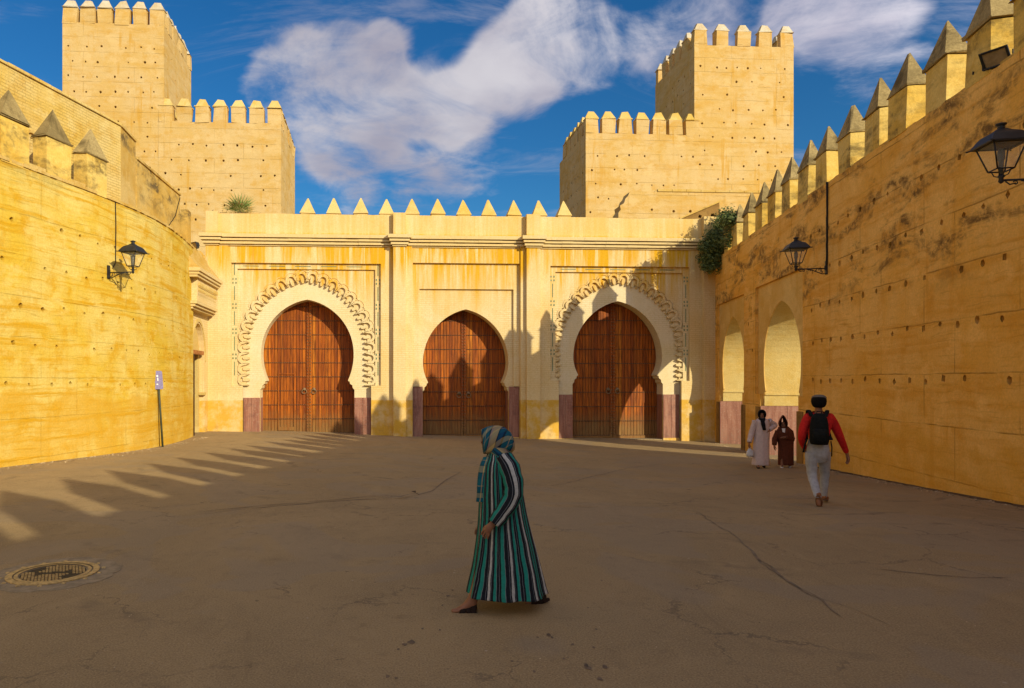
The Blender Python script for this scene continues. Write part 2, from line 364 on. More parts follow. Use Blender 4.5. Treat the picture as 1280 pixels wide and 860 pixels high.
def ground_mat():
    m, t, b = mat_base('worn_asphalt', .86, .22); P = pos(t)
    big = t.noise(P, .22, 5, .6, .8); med = t.noise(P, 1.1, 6, .62, .4); fine = t.noise(P, 70, 3, .7); grain = t.noise(P, 210, 2, .6)
    swirl = t.noise(t.scaled(P, (.9, .25, 1)), 1.0, 6, .65, 1.6)
    c = t.mix(t.rng(big, .35, .68), (0.281, 0.192, 0.090), (0.347, 0.237, 0.111))
    c = t.mix(t.rng(med, .45, .72, 0, .5), c, (0.225, 0.154, 0.076))
    c = t.mix(t.rng(swirl, .52, .68, 0, .4), c, (0.385, 0.266, 0.125))
    c = t.mix(t.rng(fine, .48, .70, 0, .6), c, (0.469, 0.345, 0.181))
    c = t.mix(t.rng(fine, .48, .28, 0, .75), c, (0.141, 0.093, 0.048))
    c = t.mix(t.rng(grain, .62, .8, 0, .5), c, (0.543, 0.419, 0.241))
    mott = t.noise(P, 5.5, 6, .7)
    c = t.mix(t.rng(mott, .54, .72, 0, .45), c, (0.188, 0.125, 0.061)); c = t.mix(t.rng(mott, .44, .28, 0, .4), c, (0.414, 0.288, 0.142))
    scuf = t.noise(t.scaled(P, (2.4, .5, 1), (4, 9, 0)), 1.0, 8, .7, 2.2)
    c = t.mix(t.rng(scuf, .58, .70, 0, .28), c, (0.175, 0.116, 0.058))
    sp = t.noise(t.scaled(P, (1, 1, 1), (5, 3, 0)), 5.5, 3, .5)
    c = t.mix(t.math('MULTIPLY', t.rng(sp, .70, .76), t.rng(big, .4, .6)), c, (0.055, 0.043, 0.027))
    pt = t.noise(t.scaled(P, (.35, .35, 1), (7, 2, 0)), 1.0, 3, .5, 1.2)          # resurfaced patches, slightly greyer
    c = t.mix(t.rng(pt, .53, .56, 0, .30), c, (0.263, 0.208, 0.142))
    ar = t.vmath('LENGTH', t.vmath('SUBTRACT', P, (6.0, 20.0, 0)))                # rubber left by cars turning before the gate
    wv = t.math('SINE', t.math('MULTIPLY', t.math('ADD', ar, t.math('MULTIPLY', t.noise(P, .5, 2), 1.2)), 5.2))
    tm = t.math('MULTIPLY', t.rng(wv, .80, .98), t.math('MULTIPLY', t.rng(t.noise(P, .45, 4), .50, .64), t.rng(t.noise(P, 3.0, 4), .40, .62)))
    c = t.mix(t.math('MULTIPLY', tm, .5), c, (0.123, 0.090, 0.057))
    hc = t.new('ShaderNodeTexVoronoi', feature='DISTANCE_TO_EDGE'); hc.inputs['Scale'].default_value = .75                # hairline cracks
    t.put(hc.inputs['Vector'], t.vmath('ADD', P, t.comb(t.math('MULTIPLY', t.noise(P, 1.6, 6, .7), .9), t.math('MULTIPLY', t.noise(t.scaled(P, (1, 1, 1), (4, 4, 4)), 1.6, 6, .7), .9), 0)))
    hm = t.math('MULTIPLY', t.rng(hc.outputs['Distance'], .012, .003), t.rng(t.noise(P, .6, 4), .50, .60))
    c = t.mix(t.math('MULTIPLY', hm, .55), c, (0.102, 0.072, 0.046))
    vo = t.new('ShaderNodeTexVoronoi'); t.put(vo.inputs['Vector'], P); vo.inputs['Scale'].default_value = 2.2
    c = t.mix(t.rng(vo.outputs['Distance'], .035, .02, 0, .6), c, (0.469, 0.392, 0.275))
    t.put(b.inputs['Base Color'], c)
    t.put(b.inputs['Roughness'], t.rng(big, .3, .7, .78, .92))
    bump(t, b, t.math('ADD', t.math('MULTIPLY', fine, .6), t.math('ADD', t.math('MULTIPLY', grain, .4), t.math('MULTIPLY', med, 1.2))), .5, .012)
    return m
M_ground = ground_mat()
M_tar = simple_mat('dark_tar', (.15, .10, .06), .7, .3, .4, 14)
M_collar = simple_mat('patch_of_grey_mortar', (.285, .215, .125), .9, .2, .22, 9, bumpy=.4)


def leaf_mat(name, a, bcol, rough=.55):
    m, t, b = mat_base(name, rough, .3)
    isl = t.new('ShaderNodeNewGeometry').outputs['Random Per Island']
    t.put(b.inputs['Base Color'], t.mix(isl, a, bcol))
    b.inputs['Subsurface Weight'].default_value = 0.0
    return m
M_leaf = leaf_mat('bush_leaves', (.035, .065, .014), (.16, .19, .045))
M_palm = leaf_mat('palm_leaves', (.09, .20, .04), (.24, .36, .10))
M_dry = leaf_mat('dry_leaves', (.22, .12, .035), (.38, .24, .08), .8)
M_twig = simple_mat('twigs', (.12, .08, .045), .9, .1)


def stripe_mat(name, per=1.0, rot=0.0):
    """teal, black, white and thin grey pinstripes along the length of the cloth (UV.x runs round the body)"""
    m, t, b = mat_base(name, .88, .12)
    u = t.sep(uv(t))[0]
    wob = t.math('MULTIPLY', t.math('SUBTRACT', t.noise(t.scaled(pos(t), (1, 1, .45)), 5, 4, .6), .5), .030)
    f = t.math('FRACT', t.math('MULTIPLY', t.math('ADD', u, wob), per))
    T, K, W, G = (.018, .215, .165), (.010, .010, .014), (.42, .41, .37), (.16, .17, .18)
    c = t.ramp(f, [(0, K), (.045, G), (.06, K), (.14, T), (.30, G), (.32, K), (.47, G), (.485, K), (.55, W), (.665, K), (.70, G), (.715, K), (.82, T), (.93, G), (.95, K)], 'CONSTANT')
    n = t.noise(pos(t), 45, 4, .6)
    c = t.mix(t.rng(n, .3, .7, .25, 0), c, (.02, .03, .03))
    t.put(b.inputs['Base Color'], c)
    bump(t, b, t.noise(pos(t), 9, 4), .25, .02)
    return m
M_stripe = stripe_mat('striped_robe_cloth', 10.0)
M_stripes = stripe_mat('striped_sleeve_cloth', 2.0)


def plaid_mat():
    m, t, b = mat_base('plaid_scarf_cloth', .9, .1)
    U = t.sep(uv(t)); 
    fu = t.math('FRACT', U[0]); fv = t.math('FRACT', U[1])
    T, B, Y, K, P = (.012, .105, .130), (.008, .050, .105), (.42, .30, .12), (.010, .010, .014), (.36, .24, .16)
    a = t.ramp(fu, [(0, T), (.16, K), (.22, B), (.36, K), (.40, Y), (.62, P), (.70, K), (.75, T), (.93, Y), (.96, T)], 'CONSTANT')
    v = t.ramp(fv, [(0, T), (.22, Y), (.26, B), (.46, K), (.52, Y), (.76, K), (.80, B)], 'CONSTANT')
    c = t.mix(.38, a, v)
    t.put(b.inputs['Base Color'], c)
    bump(t, b, t.noise(pos(t), 12, 4), .3, .015)
    return m
M_plaid = plaid_mat()


# ------------------------------------------------------------------ object helpers
ROOTM = {}
def tag(o, label=None, cat=None, group=None, kind=None):
    if label: o['label'] = label
    if cat: o['category'] = cat
    if group: o['group'] = group
    if kind: o['kind'] = kind
    return o


def thing(name, label, cat, loc=(0, 0, 0), rz=0.0, group=None):
    o = bpy.data.objects.new(name, None); COL.objects.link(o); o.empty_display_size = .3
    o.location = loc; o.rotation_euler = (0, 0, rz)
    ROOTM[o] = Matrix.Translation(Vector(loc)) @ Matrix.Rotation(rz, 4, 'Z')
    return tag(o, label, cat, group)


class MB:
    """mesh builder, world coordinates (or any frame X given as a function)"""
    def __init__(s, X=None):
        s.v = []; s.f = []; s.uv = []; s.sm = []; s.X = X or (lambda p: Vector(p))
    def face(s, pts, uvs=None, smooth=False):
        i = len(s.v); s.v += [s.X(p) for p in pts]; s.f.append(tuple(range(i, i + len(pts))))
        s.uv.append(uvs); s.sm.append(smooth)
    def box(s, a, b):
        x0, y0, z0 = a; x1, y1, z1 = b
        for q, u in (([(x0, y0, z0), (x1, y0, z0), (x1, y0, z1), (x0, y0, z1)], (0, 2)), ([(x1, y1, z0), (x0, y1, z0), (x0, y1, z1), (x1, y1, z1)], (0, 2)),
                  ([(x0, y1, z0), (x0, y0, z0), (x0, y0, z1), (x0, y1, z1)], (1, 2)), ([(x1, y0, z0), (x1, y1, z0), (x1, y1, z1), (x1, y0, z1)], (1, 2)),
                  ([(x0, y0, z1), (x1, y0, z1), (x1, y1, z1), (x0, y1, z1)], (0, 1)), ([(x0, y1, z0), (x1, y1, z0), (x1, y0, z0), (x0, y0, z0)], (0, 1))):
            s.face(q, [(p[u[0]], p[u[1]]) for p in q])
    def frus(s, c, hx0, hy0, z0, hx1, hy1, z1, bottom=True):
        x, y = c
        lo = [(x - hx0, y - hy0, z0), (x + hx0, y - hy0, z0), (x + hx0, y + hy0, z0), (x - hx0, y + hy0, z0)]
        hi = [(x - hx1, y - hy1, z1), (x + hx1, y - hy1, z1), (x + hx1, y + hy1, z1), (x - hx1, y + hy1, z1)]
        for i in range(4):
            j = (i + 1) % 4; s.face([lo[i], lo[j], hi[j], hi[i]])
        s.face(hi)
        if bottom: s.face(lo[::-1])
    def prism(s, poly, f0, f1, caps=(True, True)):
        """poly: 2D points; f0/f1 map a 2D point to 3D front and back"""
        n = len(poly)
        if caps[0]: s.face([f0(p) for p in poly])
        if caps[1]: s.face([f1(p) for p in poly][::-1])
        for i in range(n):
            a, b = poly[i], poly[(i + 1) % n]; s.face([f0(b), f0(a), f1(a), f1(b)])
    def tube(s, pts, r, n=8, smooth=True, cap=True):
        pts = [Vector(p) for p in pts]; rr = r if isinstance(r, (list, tuple)) else [r] * len(pts)
        rings = []; up = Vector((0, 0, 1))
        for i, p in enumerate(pts):
            d = (pts[min(i + 1, len(pts) - 1)] - pts[max(i - 1, 0)]).normalized()
            ref = up if abs(d.z) < .9 else Vector((1, 0, 0))
            a = d.cross(ref).normalized(); b = a.cross(d)
            rings.append([p + (a * math.cos(2 * math.pi * k / n) + b * math.sin(2 * math.pi * k / n)) * rr[i] for k in range(n)])
        s.loft(rings, smooth=smooth, cap=cap)
    def loft(s, rings, smooth=True, cap=True, uvs=None, closed=True):
        i0 = len(s.v); n = len(rings[0])
        for r in rings: s.v += [s.X(p) for p in r]
        for k in range(len(rings) - 1):
            for j in range(n if closed else n - 1):
                j2 = (j + 1) % n
                s.f.append((i0 + k * n + j, i0 + k * n + j2, i0 + (k + 1) * n + j2, i0 + (k + 1) * n + j)); s.sm.append(smooth)
                if uvs: 
                    u = uvs
                    a, b = u(k, j), u(k, j + 1); c, d = u(k + 1, j + 1), u(k + 1, j); s.uv.append([a, b, c, d])
                else: s.uv.append([(j / n, k), ((j + 1) / n, k), ((j + 1) / n, k + 1), (j / n, k + 1)])
        if cap and closed:
            s.f.append(tuple(i0 + j for j in range(n))[::-1]); s.sm.append(False); s.uv.append(None)
            s.f.append(tuple(i0 + (len(rings) - 1) * n + j for j in range(n))); s.sm.append(False); s.uv.append(None)
    def lathe(s, c, prof, n=16, smooth=True):
        s.loft([[(c[0] + r * math.cos(2 * math.pi * k / n), c[1] + r * math.sin(2 * math.pi * k / n), c[2] + z) for k in range(n)] for r, z in prof], smooth=smooth)
    def ball(s, c, rx, ry, rz, n=12, m=8):
        s.loft([[(c[0] + rx * math.sin(math.pi * (k + .02) / m * .98 + .01) * math.cos(2 * math.pi * j / n), c[1] + ry * math.sin(math.pi * (k + .02) / m * .98 + .01) * math.sin(2 * math.pi * j / n), c[2] - rz * math.cos(math.pi * k / m)) for j in range(n)] for k in range(m + 1)])
    def worn(s, a):
        memo = {}
        for i, p in enumerate(s.v):
            k = (round(p[0], 3), round(p[1], 3), round(p[2], 3))
            if k not in memo: memo[k] = Vector((random.uniform(-a, a), random.uniform(-a, a), random.uniform(-a, a)))
            s.v[i] = Vector(p) + memo[k]
        return s
    def build(s, name, mat, parent=None, label=None):
        me = bpy.data.meshes.new(name)
        M = ROOTM.get(parent)
        if M is None and parent is not None: M = ROOTM[parent.parent] if parent.parent else parent.matrix_basis
        v = s.v
        if M is not None: Mi = M.inverted(); v = [Mi @ Vector(p) for p in v]
        me.from_pydata([tuple(p) for p in v], [], s.f)
        ul = me.uv_layers.new(name='UVMap'); k = 0
        for fi, p in enumerate(me.polygons):
            u = s.uv[fi]
            p.use_smooth = s.sm[fi]
            for li in p.loop_indices:
                if u: ul.data[li].uv = u[li - p.loop_start]
        me.materials.append(mat)
        o = bpy.data.objects.new(name, me); COL.objects.link(o)
        if parent is not None:
            o.parent = parent
            if parent not in ROOTM: pass
            if parent.type == 'MESH' and parent.parent is None: ROOTM[parent] = parent.matrix_basis.copy()
        if label: o['label'] = label
        me.validate()
        return o


def inside(p, poly):
    x, y = p; c = False; n = len(poly); j = n - 1
    for i in range(n):
        xi, yi = poly[i]; xj, yj = poly[j]
        if (yi > y) != (yj > y) and x < (xj - xi) * (y - yi) / (yj - yi) + xi: c = not c
        j = i
    return c


def panel(mb, outer, holes, fmap, d0, d1, putlogs=(), lines=(), side_outer=True, cap_putlog=0.5, open_holes=False):
    """a wall plate: outline and holes in (u,z), front at depth d0, reveals to depth d1; fmap(u,z,d)->3D"""
    loops = [list(outer)] + [list(h) for h in holes]; logs = [list(h) for h in putlogs]
    V, E = [], []
    for lp in loops + logs:
        i = len(V); V += [Vector(p) for p in lp]; E += [(i + k, i + (k + 1) % len(lp)) for k in range(len(lp))]
    for ln in lines:
        i = len(V); V += [Vector(p) for p in ln]; E += [(i + k, i + k + 1) for k in range(len(ln) - 1)]
    ov, oe, of, _, _, _ = delaunay_2d_cdt(V, E, [], 0, 1e-6)
    cut = loops[1:] + logs
    bbs = [(min(p[0] for p in h), max(p[0] for p in h), min(p[1] for p in h), max(p[1] for p in h)) for h in cut]
    for f in of:
        c = (sum(ov[i].x for i in f) / len(f), sum(ov[i].y for i in f) / len(f))
        if not inside(c, loops[0]): continue
        if any(b[0] <= c[0] <= b[1] and b[2] <= c[1] <= b[3] and inside(c, h) for b, h in zip(bbs, cut)): continue
        mb.face([fmap(ov[i].x, ov[i].y, d0) for i in f], [(ov[i].x, ov[i].y) for i in f])
    def sides(lp, da, db, closed=True):
        acc = 0
        for k in range(len(lp) if closed else len(lp) - 1):
            a, b = lp[k], lp[(k + 1) % len(lp)]; L = math.hypot(a[0] - b[0], a[1] - b[1])
            mb.face([fmap(a[0], a[1], da), fmap(b[0], b[1], da), fmap(b[0], b[1], db), fmap(a[0], a[1], db)], [(acc, da), (acc + L, da), (acc + L, db), (acc, db)]); acc += L
    if d1 is not None:
        if side_outer: sides(loops[0], d0, d1)
        for h in loops[1:]: sides(h, d0, d1, not open_holes)
    for h in logs:
        sides(h, d0, d0 + cap_putlog)
        mb.face([fmap(p[0], p[1], d0 + cap_putlog) for p in h])


def putlog(u, z, r):
    n = random.choice((4, 5, 6)); a0 = random.random() * 6
    return [(u + r * random.uniform(.8, 1.15) * math.cos(a0 + 2 * math.pi * k / n), z + r * random.uniform(.85, 1.2) * math.sin(a0 + 2 * math.pi * k / n)) for k in range(n)]


# ------------------------------------------------------------------ ground
def make_ground():
    xs = [-600, -300, -120, -60, -30] + [x * 1.0 for x in range(-20, 25)] + [30, 60, 120, 300, 600]
    ys = [-600, -200, -60, -25] + [y * 1.0 for y in range(-14, 40)] + [50, 80, 150, 400, 1500]
    mb = MB()
    mb.loft([[(x, y, gz(x, y)) for x in xs] for y in ys], smooth=True, cap=False, closed=False)
    o = mb.build('ground', M_ground); tag(o, 'worn brown grey asphalt of the square', None, kind='structure')


make_ground()


def ribbon(name, pxs, w, mat, lift=.004, label=None, wander=0.0):
    pts = [gp(*p) for p in pxs]; P = []
    for a, b in zip(pts[:-1], pts[1:]):
        n = max(2, int((b - a).length / .12))
        P += [a.lerp(b, k / n) for k in range(n)]
    P.append(pts[-1]); n = len(P); mb = MB(); L = []; Rr = []
    for i, p in enumerate(P):
        d = (P[min(i + 1, n - 1)] - P[max(i - 1, 0)]).normalized(); s = Vector((-d.y, d.x, 0))
        ww = w * random.uniform(.25, 1.15) * min(1, .25 + 4 * min(i, n - 1 - i) / n); off = s * (random.uniform(-.35, .35) * w + wander * (math.sin(i * .9) * .5 + math.sin(i * .37 + 1) + random.uniform(-.5, .5)))
        for q, sg in ((L, 1), (Rr, -1)):
            v = p + off + s * ww * sg; q.append(Vector((v.x, v.y, gz(v.x, v.y) + lift)))
    for i in range(n - 1): mb.face([L[i + 1], L[i], Rr[i], Rr[i + 1]])
    o = mb.build(name, mat); tag(o, label, None, kind='structure')


M_smear = simple_mat('faint_tar_smear', (.20, .145, .09), .85, .15, .35, 9)
ribbon('tar_crack', [(236, 645), (300, 637), (400, 628), (500, 621), (540, 614), (556, 601), (574, 591)], .022, M_tar, label='long dark tar crack running over the asphalt')
ribbon('tar_crack', [(240, 641), (320, 633), (430, 624), (520, 617)], .015, M_tar, lift=.007, label='thin second line of the long tar crack')
ribbon('tar_crack', [(870, 640), (920, 672), (965, 712), (1010, 745), (1070, 762), (1110, 780)], .016, M_smear, wander=.022, label='dark crooked crack in the right foreground')
ribbon('tar_crack', [(945, 700), (985, 727), (1030, 750), (1055, 772)], .012, M_smear, lift=.007, wander=.03, label='short branch beside the dark crooked crack')
ribbon('tar_crack', [(1095, 712), (1150, 718), (1215, 722), (1262, 722)], .014, M_smear, wander=.02, label='faint crack towards the right edge of the asphalt')
ribbon('tar_crack', [(690, 608), (740, 596), (785, 585), (832, 580)], .018, M_smear, wander=.02, label='curved tyre mark before the right gate')


def oil_spots():
    mb = MB()
    for (x, y, r) in [(514, 803, .045), (506, 806, .03), (498, 812, .02), (484, 846, .025), (495, 848, .02), (550, 788, .02), (528, 786, .018), (686, 794, .035), (690, 797, .02), (672, 797, .02), (705, 824, .02), (716, 806, .022), (735, 835, .035), (733, 832, .03), (756, 834, .035), (742, 810, .02), (750, 849, .03), (668, 840, .02), (640, 827, .018), (745, 787, .02), (752, 726, .02), (735, 760, .015), (560, 745, .03), (566, 738, .02), (553, 757, .02)]:
        c = gp(x, y); r *= .62; n = 9
        mb.face([(c.x + r * random.uniform(.55, 1.2) * math.cos(2 * math.pi * k / n), c.y + r * 1.6 * random.uniform(.55, 1.2) * math.sin(2 * math.pi * k / n), gz(c.x, c.y) + .004) for k in range(n)])
    o = mb.build('oil_spots', M_tar); tag(o, 'small dark oil spots dripped on the asphalt', None, kind='stuff')


oil_spots()


def make_grit():
    mb = MB()
    def stone(x, y, r):
        z = gz(x, y); n = 5; a0 = random.random() * 6
        ring = [(x + r * random.uniform(.7, 1.2) * math.cos(a0 + 2 * math.pi * k / n), y + r * random.uniform(.7, 1.2) * math.sin(a0 + 2 * math.pi * k / n), z - .003) for k in range(n)]
        tip = (x + r * .2, y, z + r * random.uniform(.5, .9))
        for k in range(n): mb.face([ring[k], ring[(k + 1) % n], tip])
    for k in range(900):
        y = random.uniform(9, 31); d = abs(random.gauss(0, .22)); stone(8.0 + .178 * y - .03 - d, y, random.uniform(.008, .028))
    for k in range(500):
        y = random.uniform(14, 27.5); x = -9.8 + (y - 16.4) * .259 if y < 19.6 else (-8.97 + (y - 19.6) * .15 if y < 22.6 else -8.5); stone(x + .05 + abs(random.gauss(0, .25)), y, random.uniform(.008, .028))
    for k in range(1200):
        y = random.uniform(3.2, 16) ** 1.0; x = random.uniform(-.62 * y, .92 * y)
        if -8 < x < 8: stone(x, y, random.uniform(.003, .010))
    o = mb.build('grit', M_grit); tag(o, 'loose grit on the asphalt and along the feet of the walls', None, kind='stuff')


M_grit = simple_mat('pale_grit', (.36, .27, .16), .9, .1, .6, 3)
make_grit()


def dirt_strip(name, pts, w, label):
    mb = MB(); P = []
    for a, b in zip(pts[:-1], pts[1:]):
        n = max(2, int(math.hypot(a[0] - b[0], a[1] - b[1]) / .22))
        P += [(a[0] + (b[0] - a[0]) * k / n, a[1] + (b[1] - a[1]) * k / n) for k in range(n)]
    P.append(pts[-1]); A, B = [], []
    for i, p in enumerate(P):
        q0, q1 = P[max(i - 1, 0)], P[min(i + 1, len(P) - 1)]; l = math.hypot(q1[0] - q0[0], q1[1] - q0[1]); s = (-(q1[1] - q0[1]) / l, (q1[0] - q0[0]) / l)
        ww = w * random.uniform(.25, 1.0)
        for Q, k in ((A, .1), (B, -ww)):
            x, y = p[0] + s[0] * -k, p[1] + s[1] * -k; Q.append((x, y, gz(x, y) + .005 + (.03 if k > 0 else 0)))
    for i in range(len(P) - 1): mb.face([A[i], A[i + 1], B[i + 1], B[i]])
    o = mb.build(name, M_dirt); tag(o, label, None, kind='structure')


M_dirt = simple_mat('dark_gutter_dirt', (.13, .085, .045), .95, .08, .5, 6)
dirt_strip('gutter_dirt', [(8.0 + .178 * y, float(y)) for y in range(6, 21)], .16, 'dark dirt gathered along the foot of the right rampart')


# ------------------------------------------------------------------ facade frame
FP0 = Vector((-9.27, 30.8, 0)); FP1 = Vector((13.72, 32.0, 0)); FE = (FP1 - FP0).normalized(); FN = Vector((-FE.y, FE.x, 0))   # FN points away from the camera
FRZ = math.atan2(FE.y, FE.x)
def F3(u, d, z): return FP0 + FE * u + FN * d + Vector((0, 0, z))
def FU(px, d=0.0):
    k = (px - CX) / FPX; q = FP0 + FN * d
    return (k * q.y - q.x) / (FE.x - k * FE.y)
def FZ(px, py, d=0.0):
    u = FU(px, d); Y = (FP0 + FE * u + FN * d).y
    return CZ + (HY - py) / FPX * Y
def fm(u, z, d): return F3(u, d, z)


def horseshoe(c, zw, hw, apex, hp, zp, hj, n=18):
    """opening outline from left jamb foot up and round to the right: c centre, zw height of widest point, hw half width, apex height, hp half width at pinch zp, hj jamb half width"""
    L = []
    off = ((apex - zw) ** 2 - hw ** 2) / (2 * hw); rr = hw + off
    a1 = math.asin((apex - zw) / rr) if off >= 0 else math.pi / 2
    up = [(c + off - rr * math.cos(a1 * k / n), zw + rr * math.sin(a1 * k / n)) for k in range(n + 1)]   # left springing to apex
    lo = []
    vs_ = (zw - zp) / math.sqrt(max(1e-6, 1 - (hp / hw) ** 2))
    for k in range(1, 9):
        dz = (zw - zp) * (1 - k / 8.0)
        lo.append((c - hw * math.sqrt(1 - (dz / vs_) ** 2), zw - dz))
    lo = lo[:-1]
    st = hj - hp
    imp = [(c - hj, zp - .62), (c - hj, zp - .44), (c - hp - st * .72, zp - .36), (c - hp - st * .66, zp - .24), (c - hp - st * .3, zp - .17), (c - hp - st * .22, zp - .07), (c - hp, zp - .05), (c - hp, zp)]
    left = imp + lo + up
    right = [(2 * c - x, z) for x, z in left[:-1]][::-1]
    return left + right


GATE = thing('gate_building', 'long yellow gate front with three horseshoe arched doors', 'gate building', tuple(F3(11.5, 0, -.7)), FRZ)
ZTOP = 9.35
ZB = -1.6


class Bay: pass
def bay(cx, opn, wid_y, apex_y, pinch_half, pinch_y, jamb, ring, dado_y, outer, inner, foot):
    b = Bay(); k = lambda px, py: (FU(px), FZ(px, py))
    s = (FU(cx + 50) - FU(cx - 50)) / 100.0
    b.c = FU(cx); b.s = s
    b.zw = FZ(cx, wid_y); b.apex = FZ(cx, apex_y); b.hw = opn * s; b.hp = pinch_half * s; b.zp = FZ(cx, pinch_y); b.hj = jamb * s
    b.ring = (FU(ring[0]), FU(ring[1])); b.dz = FZ(cx, dado_y)
    b.outer = (FU(outer[0]), FU(outer[2]), FZ(cx, outer[3]), FZ(cx, outer[1]))
    b.inner = (FU(inner[0]), FU(inner[2]), FZ(cx, inner[3]), FZ(cx, inner[1]))
    b.foot = FZ(cx, foot)
    b.hole = horseshoe(b.c, b.zw, b.hw, b.apex, b.hp, b.zp, b.hj)
    return b


B1 = bay(383.5, 58.5, 442, 373.5, 51.5, 475, 59.5, (303, 464), 497, (289, 329, 476, 482), (296, 336, 469, 479), 546)
B2 = bay(583, 53.8, 453, 386, 47.5, 477.5, 54, (516, 650), 483, (516, 329, 650, 483), (524.5, 361, 642.5, 483), 548)
B3 = bay(775, 56, 446, 375.5, 50, 468, 57, (698.5, 852), 493, (688, 333, 862, 476), (695, 340, 855, 473), 549)


def frame_hole(b, rect, foot=True):
    u0, u1, z0, z1 = rect; r0, r1 = b.ring
    if abs(u0 - r0) < .05: return [(u0, ZB + .3), (u0, z1), (u1, z1), (u1, ZB + .3)]
    return [(r0, ZB + .3), (r0, z0), (u0, z0), (u0, z1), (u1, z1), (u1, z0), (r1, z0), (r1, ZB + .3)]


def make_facade():
    uL, uR = FU(258), FU(897)
    mb = MB()
    outer = [(uL, ZB), (uR, ZB)] + [(uR + (uL - uR) * k / 60.0, ZTOP + random.uniform(-.012, .012)) for k in range(61)]
    logs = [putlog(FU(268.5), FZ(268, 419), .13), putlog(FU(883), FZ(883, 437), .10)]
    panel(mb, outer, [frame_hole(b, b.outer) for b in (B1, B2, B3)], fm, 0, .12, logs, side_outer=False)
    # roof slab, ends and back so the parapet is a solid wall
    mb.face([F3(uL, 0, ZTOP), F3(uR, 0, ZTOP), F3(uR, 1.3, ZTOP), F3(uL, 1.3, ZTOP)])
    mb.face([F3(uL, 1.3, ZB), F3(uL, 0, ZB), F3(uL, 0, ZTOP), F3(uL, 1.3, ZTOP)]); mb.face([F3(uR, 0, ZB), F3(uR, 1.3, ZB), F3(uR, 1.3, ZTOP), F3(uR, 0, ZTOP)])
    mb.face([F3(uR, 1.3, ZB), F3(uL, 1.3, ZB), F3(uL, 1.3, ZTOP), F3(uR, 1.3, ZTOP)])
    mb.build('wall', M_fac, GATE)
    for b in (B1, B2, B3):
        u0, u1, z0, z1 = b.outer
        if b is B2:
            mb = MB(); o2 = frame_hole(b, b.outer)
            i = b.inner; ih = [(i[0], b.dz), (i[0], i[3]), (i[1], i[3]), (i[1], b.dz)]
            panel(mb, [(u0, b.dz), (u0, z1), (u1, z1), (u1, b.dz)], [[(i[0], b.dz - .03), (i[0], i[3]), (i[1], i[3]), (i[1], b.dz - .03)]], fm, .12, .22, side_outer=False, open_holes=True)
            mb.build('recessed_panel', M_facp, GATE)
            mb = MB()
            panel(mb, [(u0 - .02, ZB + .3), (u0 - .02, z1 + .02), (u1 + .02, z1 + .02), (u1 + .02, ZB + .3)], [[(x, z if k not in (0, len(b.hole) - 1) else ZB + .31) for k, (x, z) in enumerate(b.hole)]], fm, .22, 1.0, side_outer=False)
            mb.build('arch_surround', M_facp, GATE)
        else:
            mb = MB(); i = b.inner; r0, r1 = b.ring
            # tile border strip
            panel(mb, [(u0, z0), (u0, z1), (u1, z1), (u1, z0)], [[(i[0], z0 - .03), (i[0], i[3]), (i[1], i[3]), (i[1], z0 - .03)]], fm, .12, .22, side_outer=False, open_holes=True)
            mb.build('panel_border', M_facp, GATE)
            mb = MB()
            rin = [(x, z) for x, z in ring_path(b, 86 * b.s, 92 * b.s)]
            panel(mb, [(i[0] - .02, z0), (i[0] - .02, i[3] + .02), (i[1] + .02, i[3] + .02), (i[1] + .02, z0)], [[(rin[0][0], z0 - .03)] + rin[1:-1] + [(rin[-1][0], z0 - .03)]], fm, .21, .29, side_outer=False, open_holes=True)
            mb.build('spandrel', M_facp, GATE)
            mb = MB()
            panel(mb, [(r0 - .25, b.dz - .05), (r0 - .25, z0 - .01), (i[0], z0 - .01), (i[0], i[3]), (i[1], i[3]), (i[1], z0 - .01), (r1 + .25, z0 - .01), (r1 + .25, b.dz - .05), (r1 + .25, ZB + .3), (r0 - .25, ZB + .3)],
                  [[(x, z if k not in (0, len(b.hole) - 1) else ZB + .31) for k, (x, z) in enumerate(b.hole)]], fm, .29, 1.0, side_outer=False)
            mb.build('arch_surround', M_ring, GATE)


def ring_path(b, rx, rz, leg=None, n=40):
    """pointed path outside the arch ring with two straight legs; returned left foot -> top -> right foot"""
    zf = b.outer[2] + .02; zw = b.zw + .25; rz = rz + .15
    off = max(0.0, (rz ** 2 - rx ** 2) / (2 * rx)); rr = rx + off; a1 = math.asin(rz / rr); h = n // 2
    left = [(b.c + off - rr * math.cos(a1 * k / h), zw + rr * math.sin(a1 * k / h)) for k in range(h + 1)]
    return [(b.c - rx, zf)] + left + [(2 * b.c - x, z) for x, z in left[:-1]][::-1] + [(b.c + rx, zf)]


make_facade()


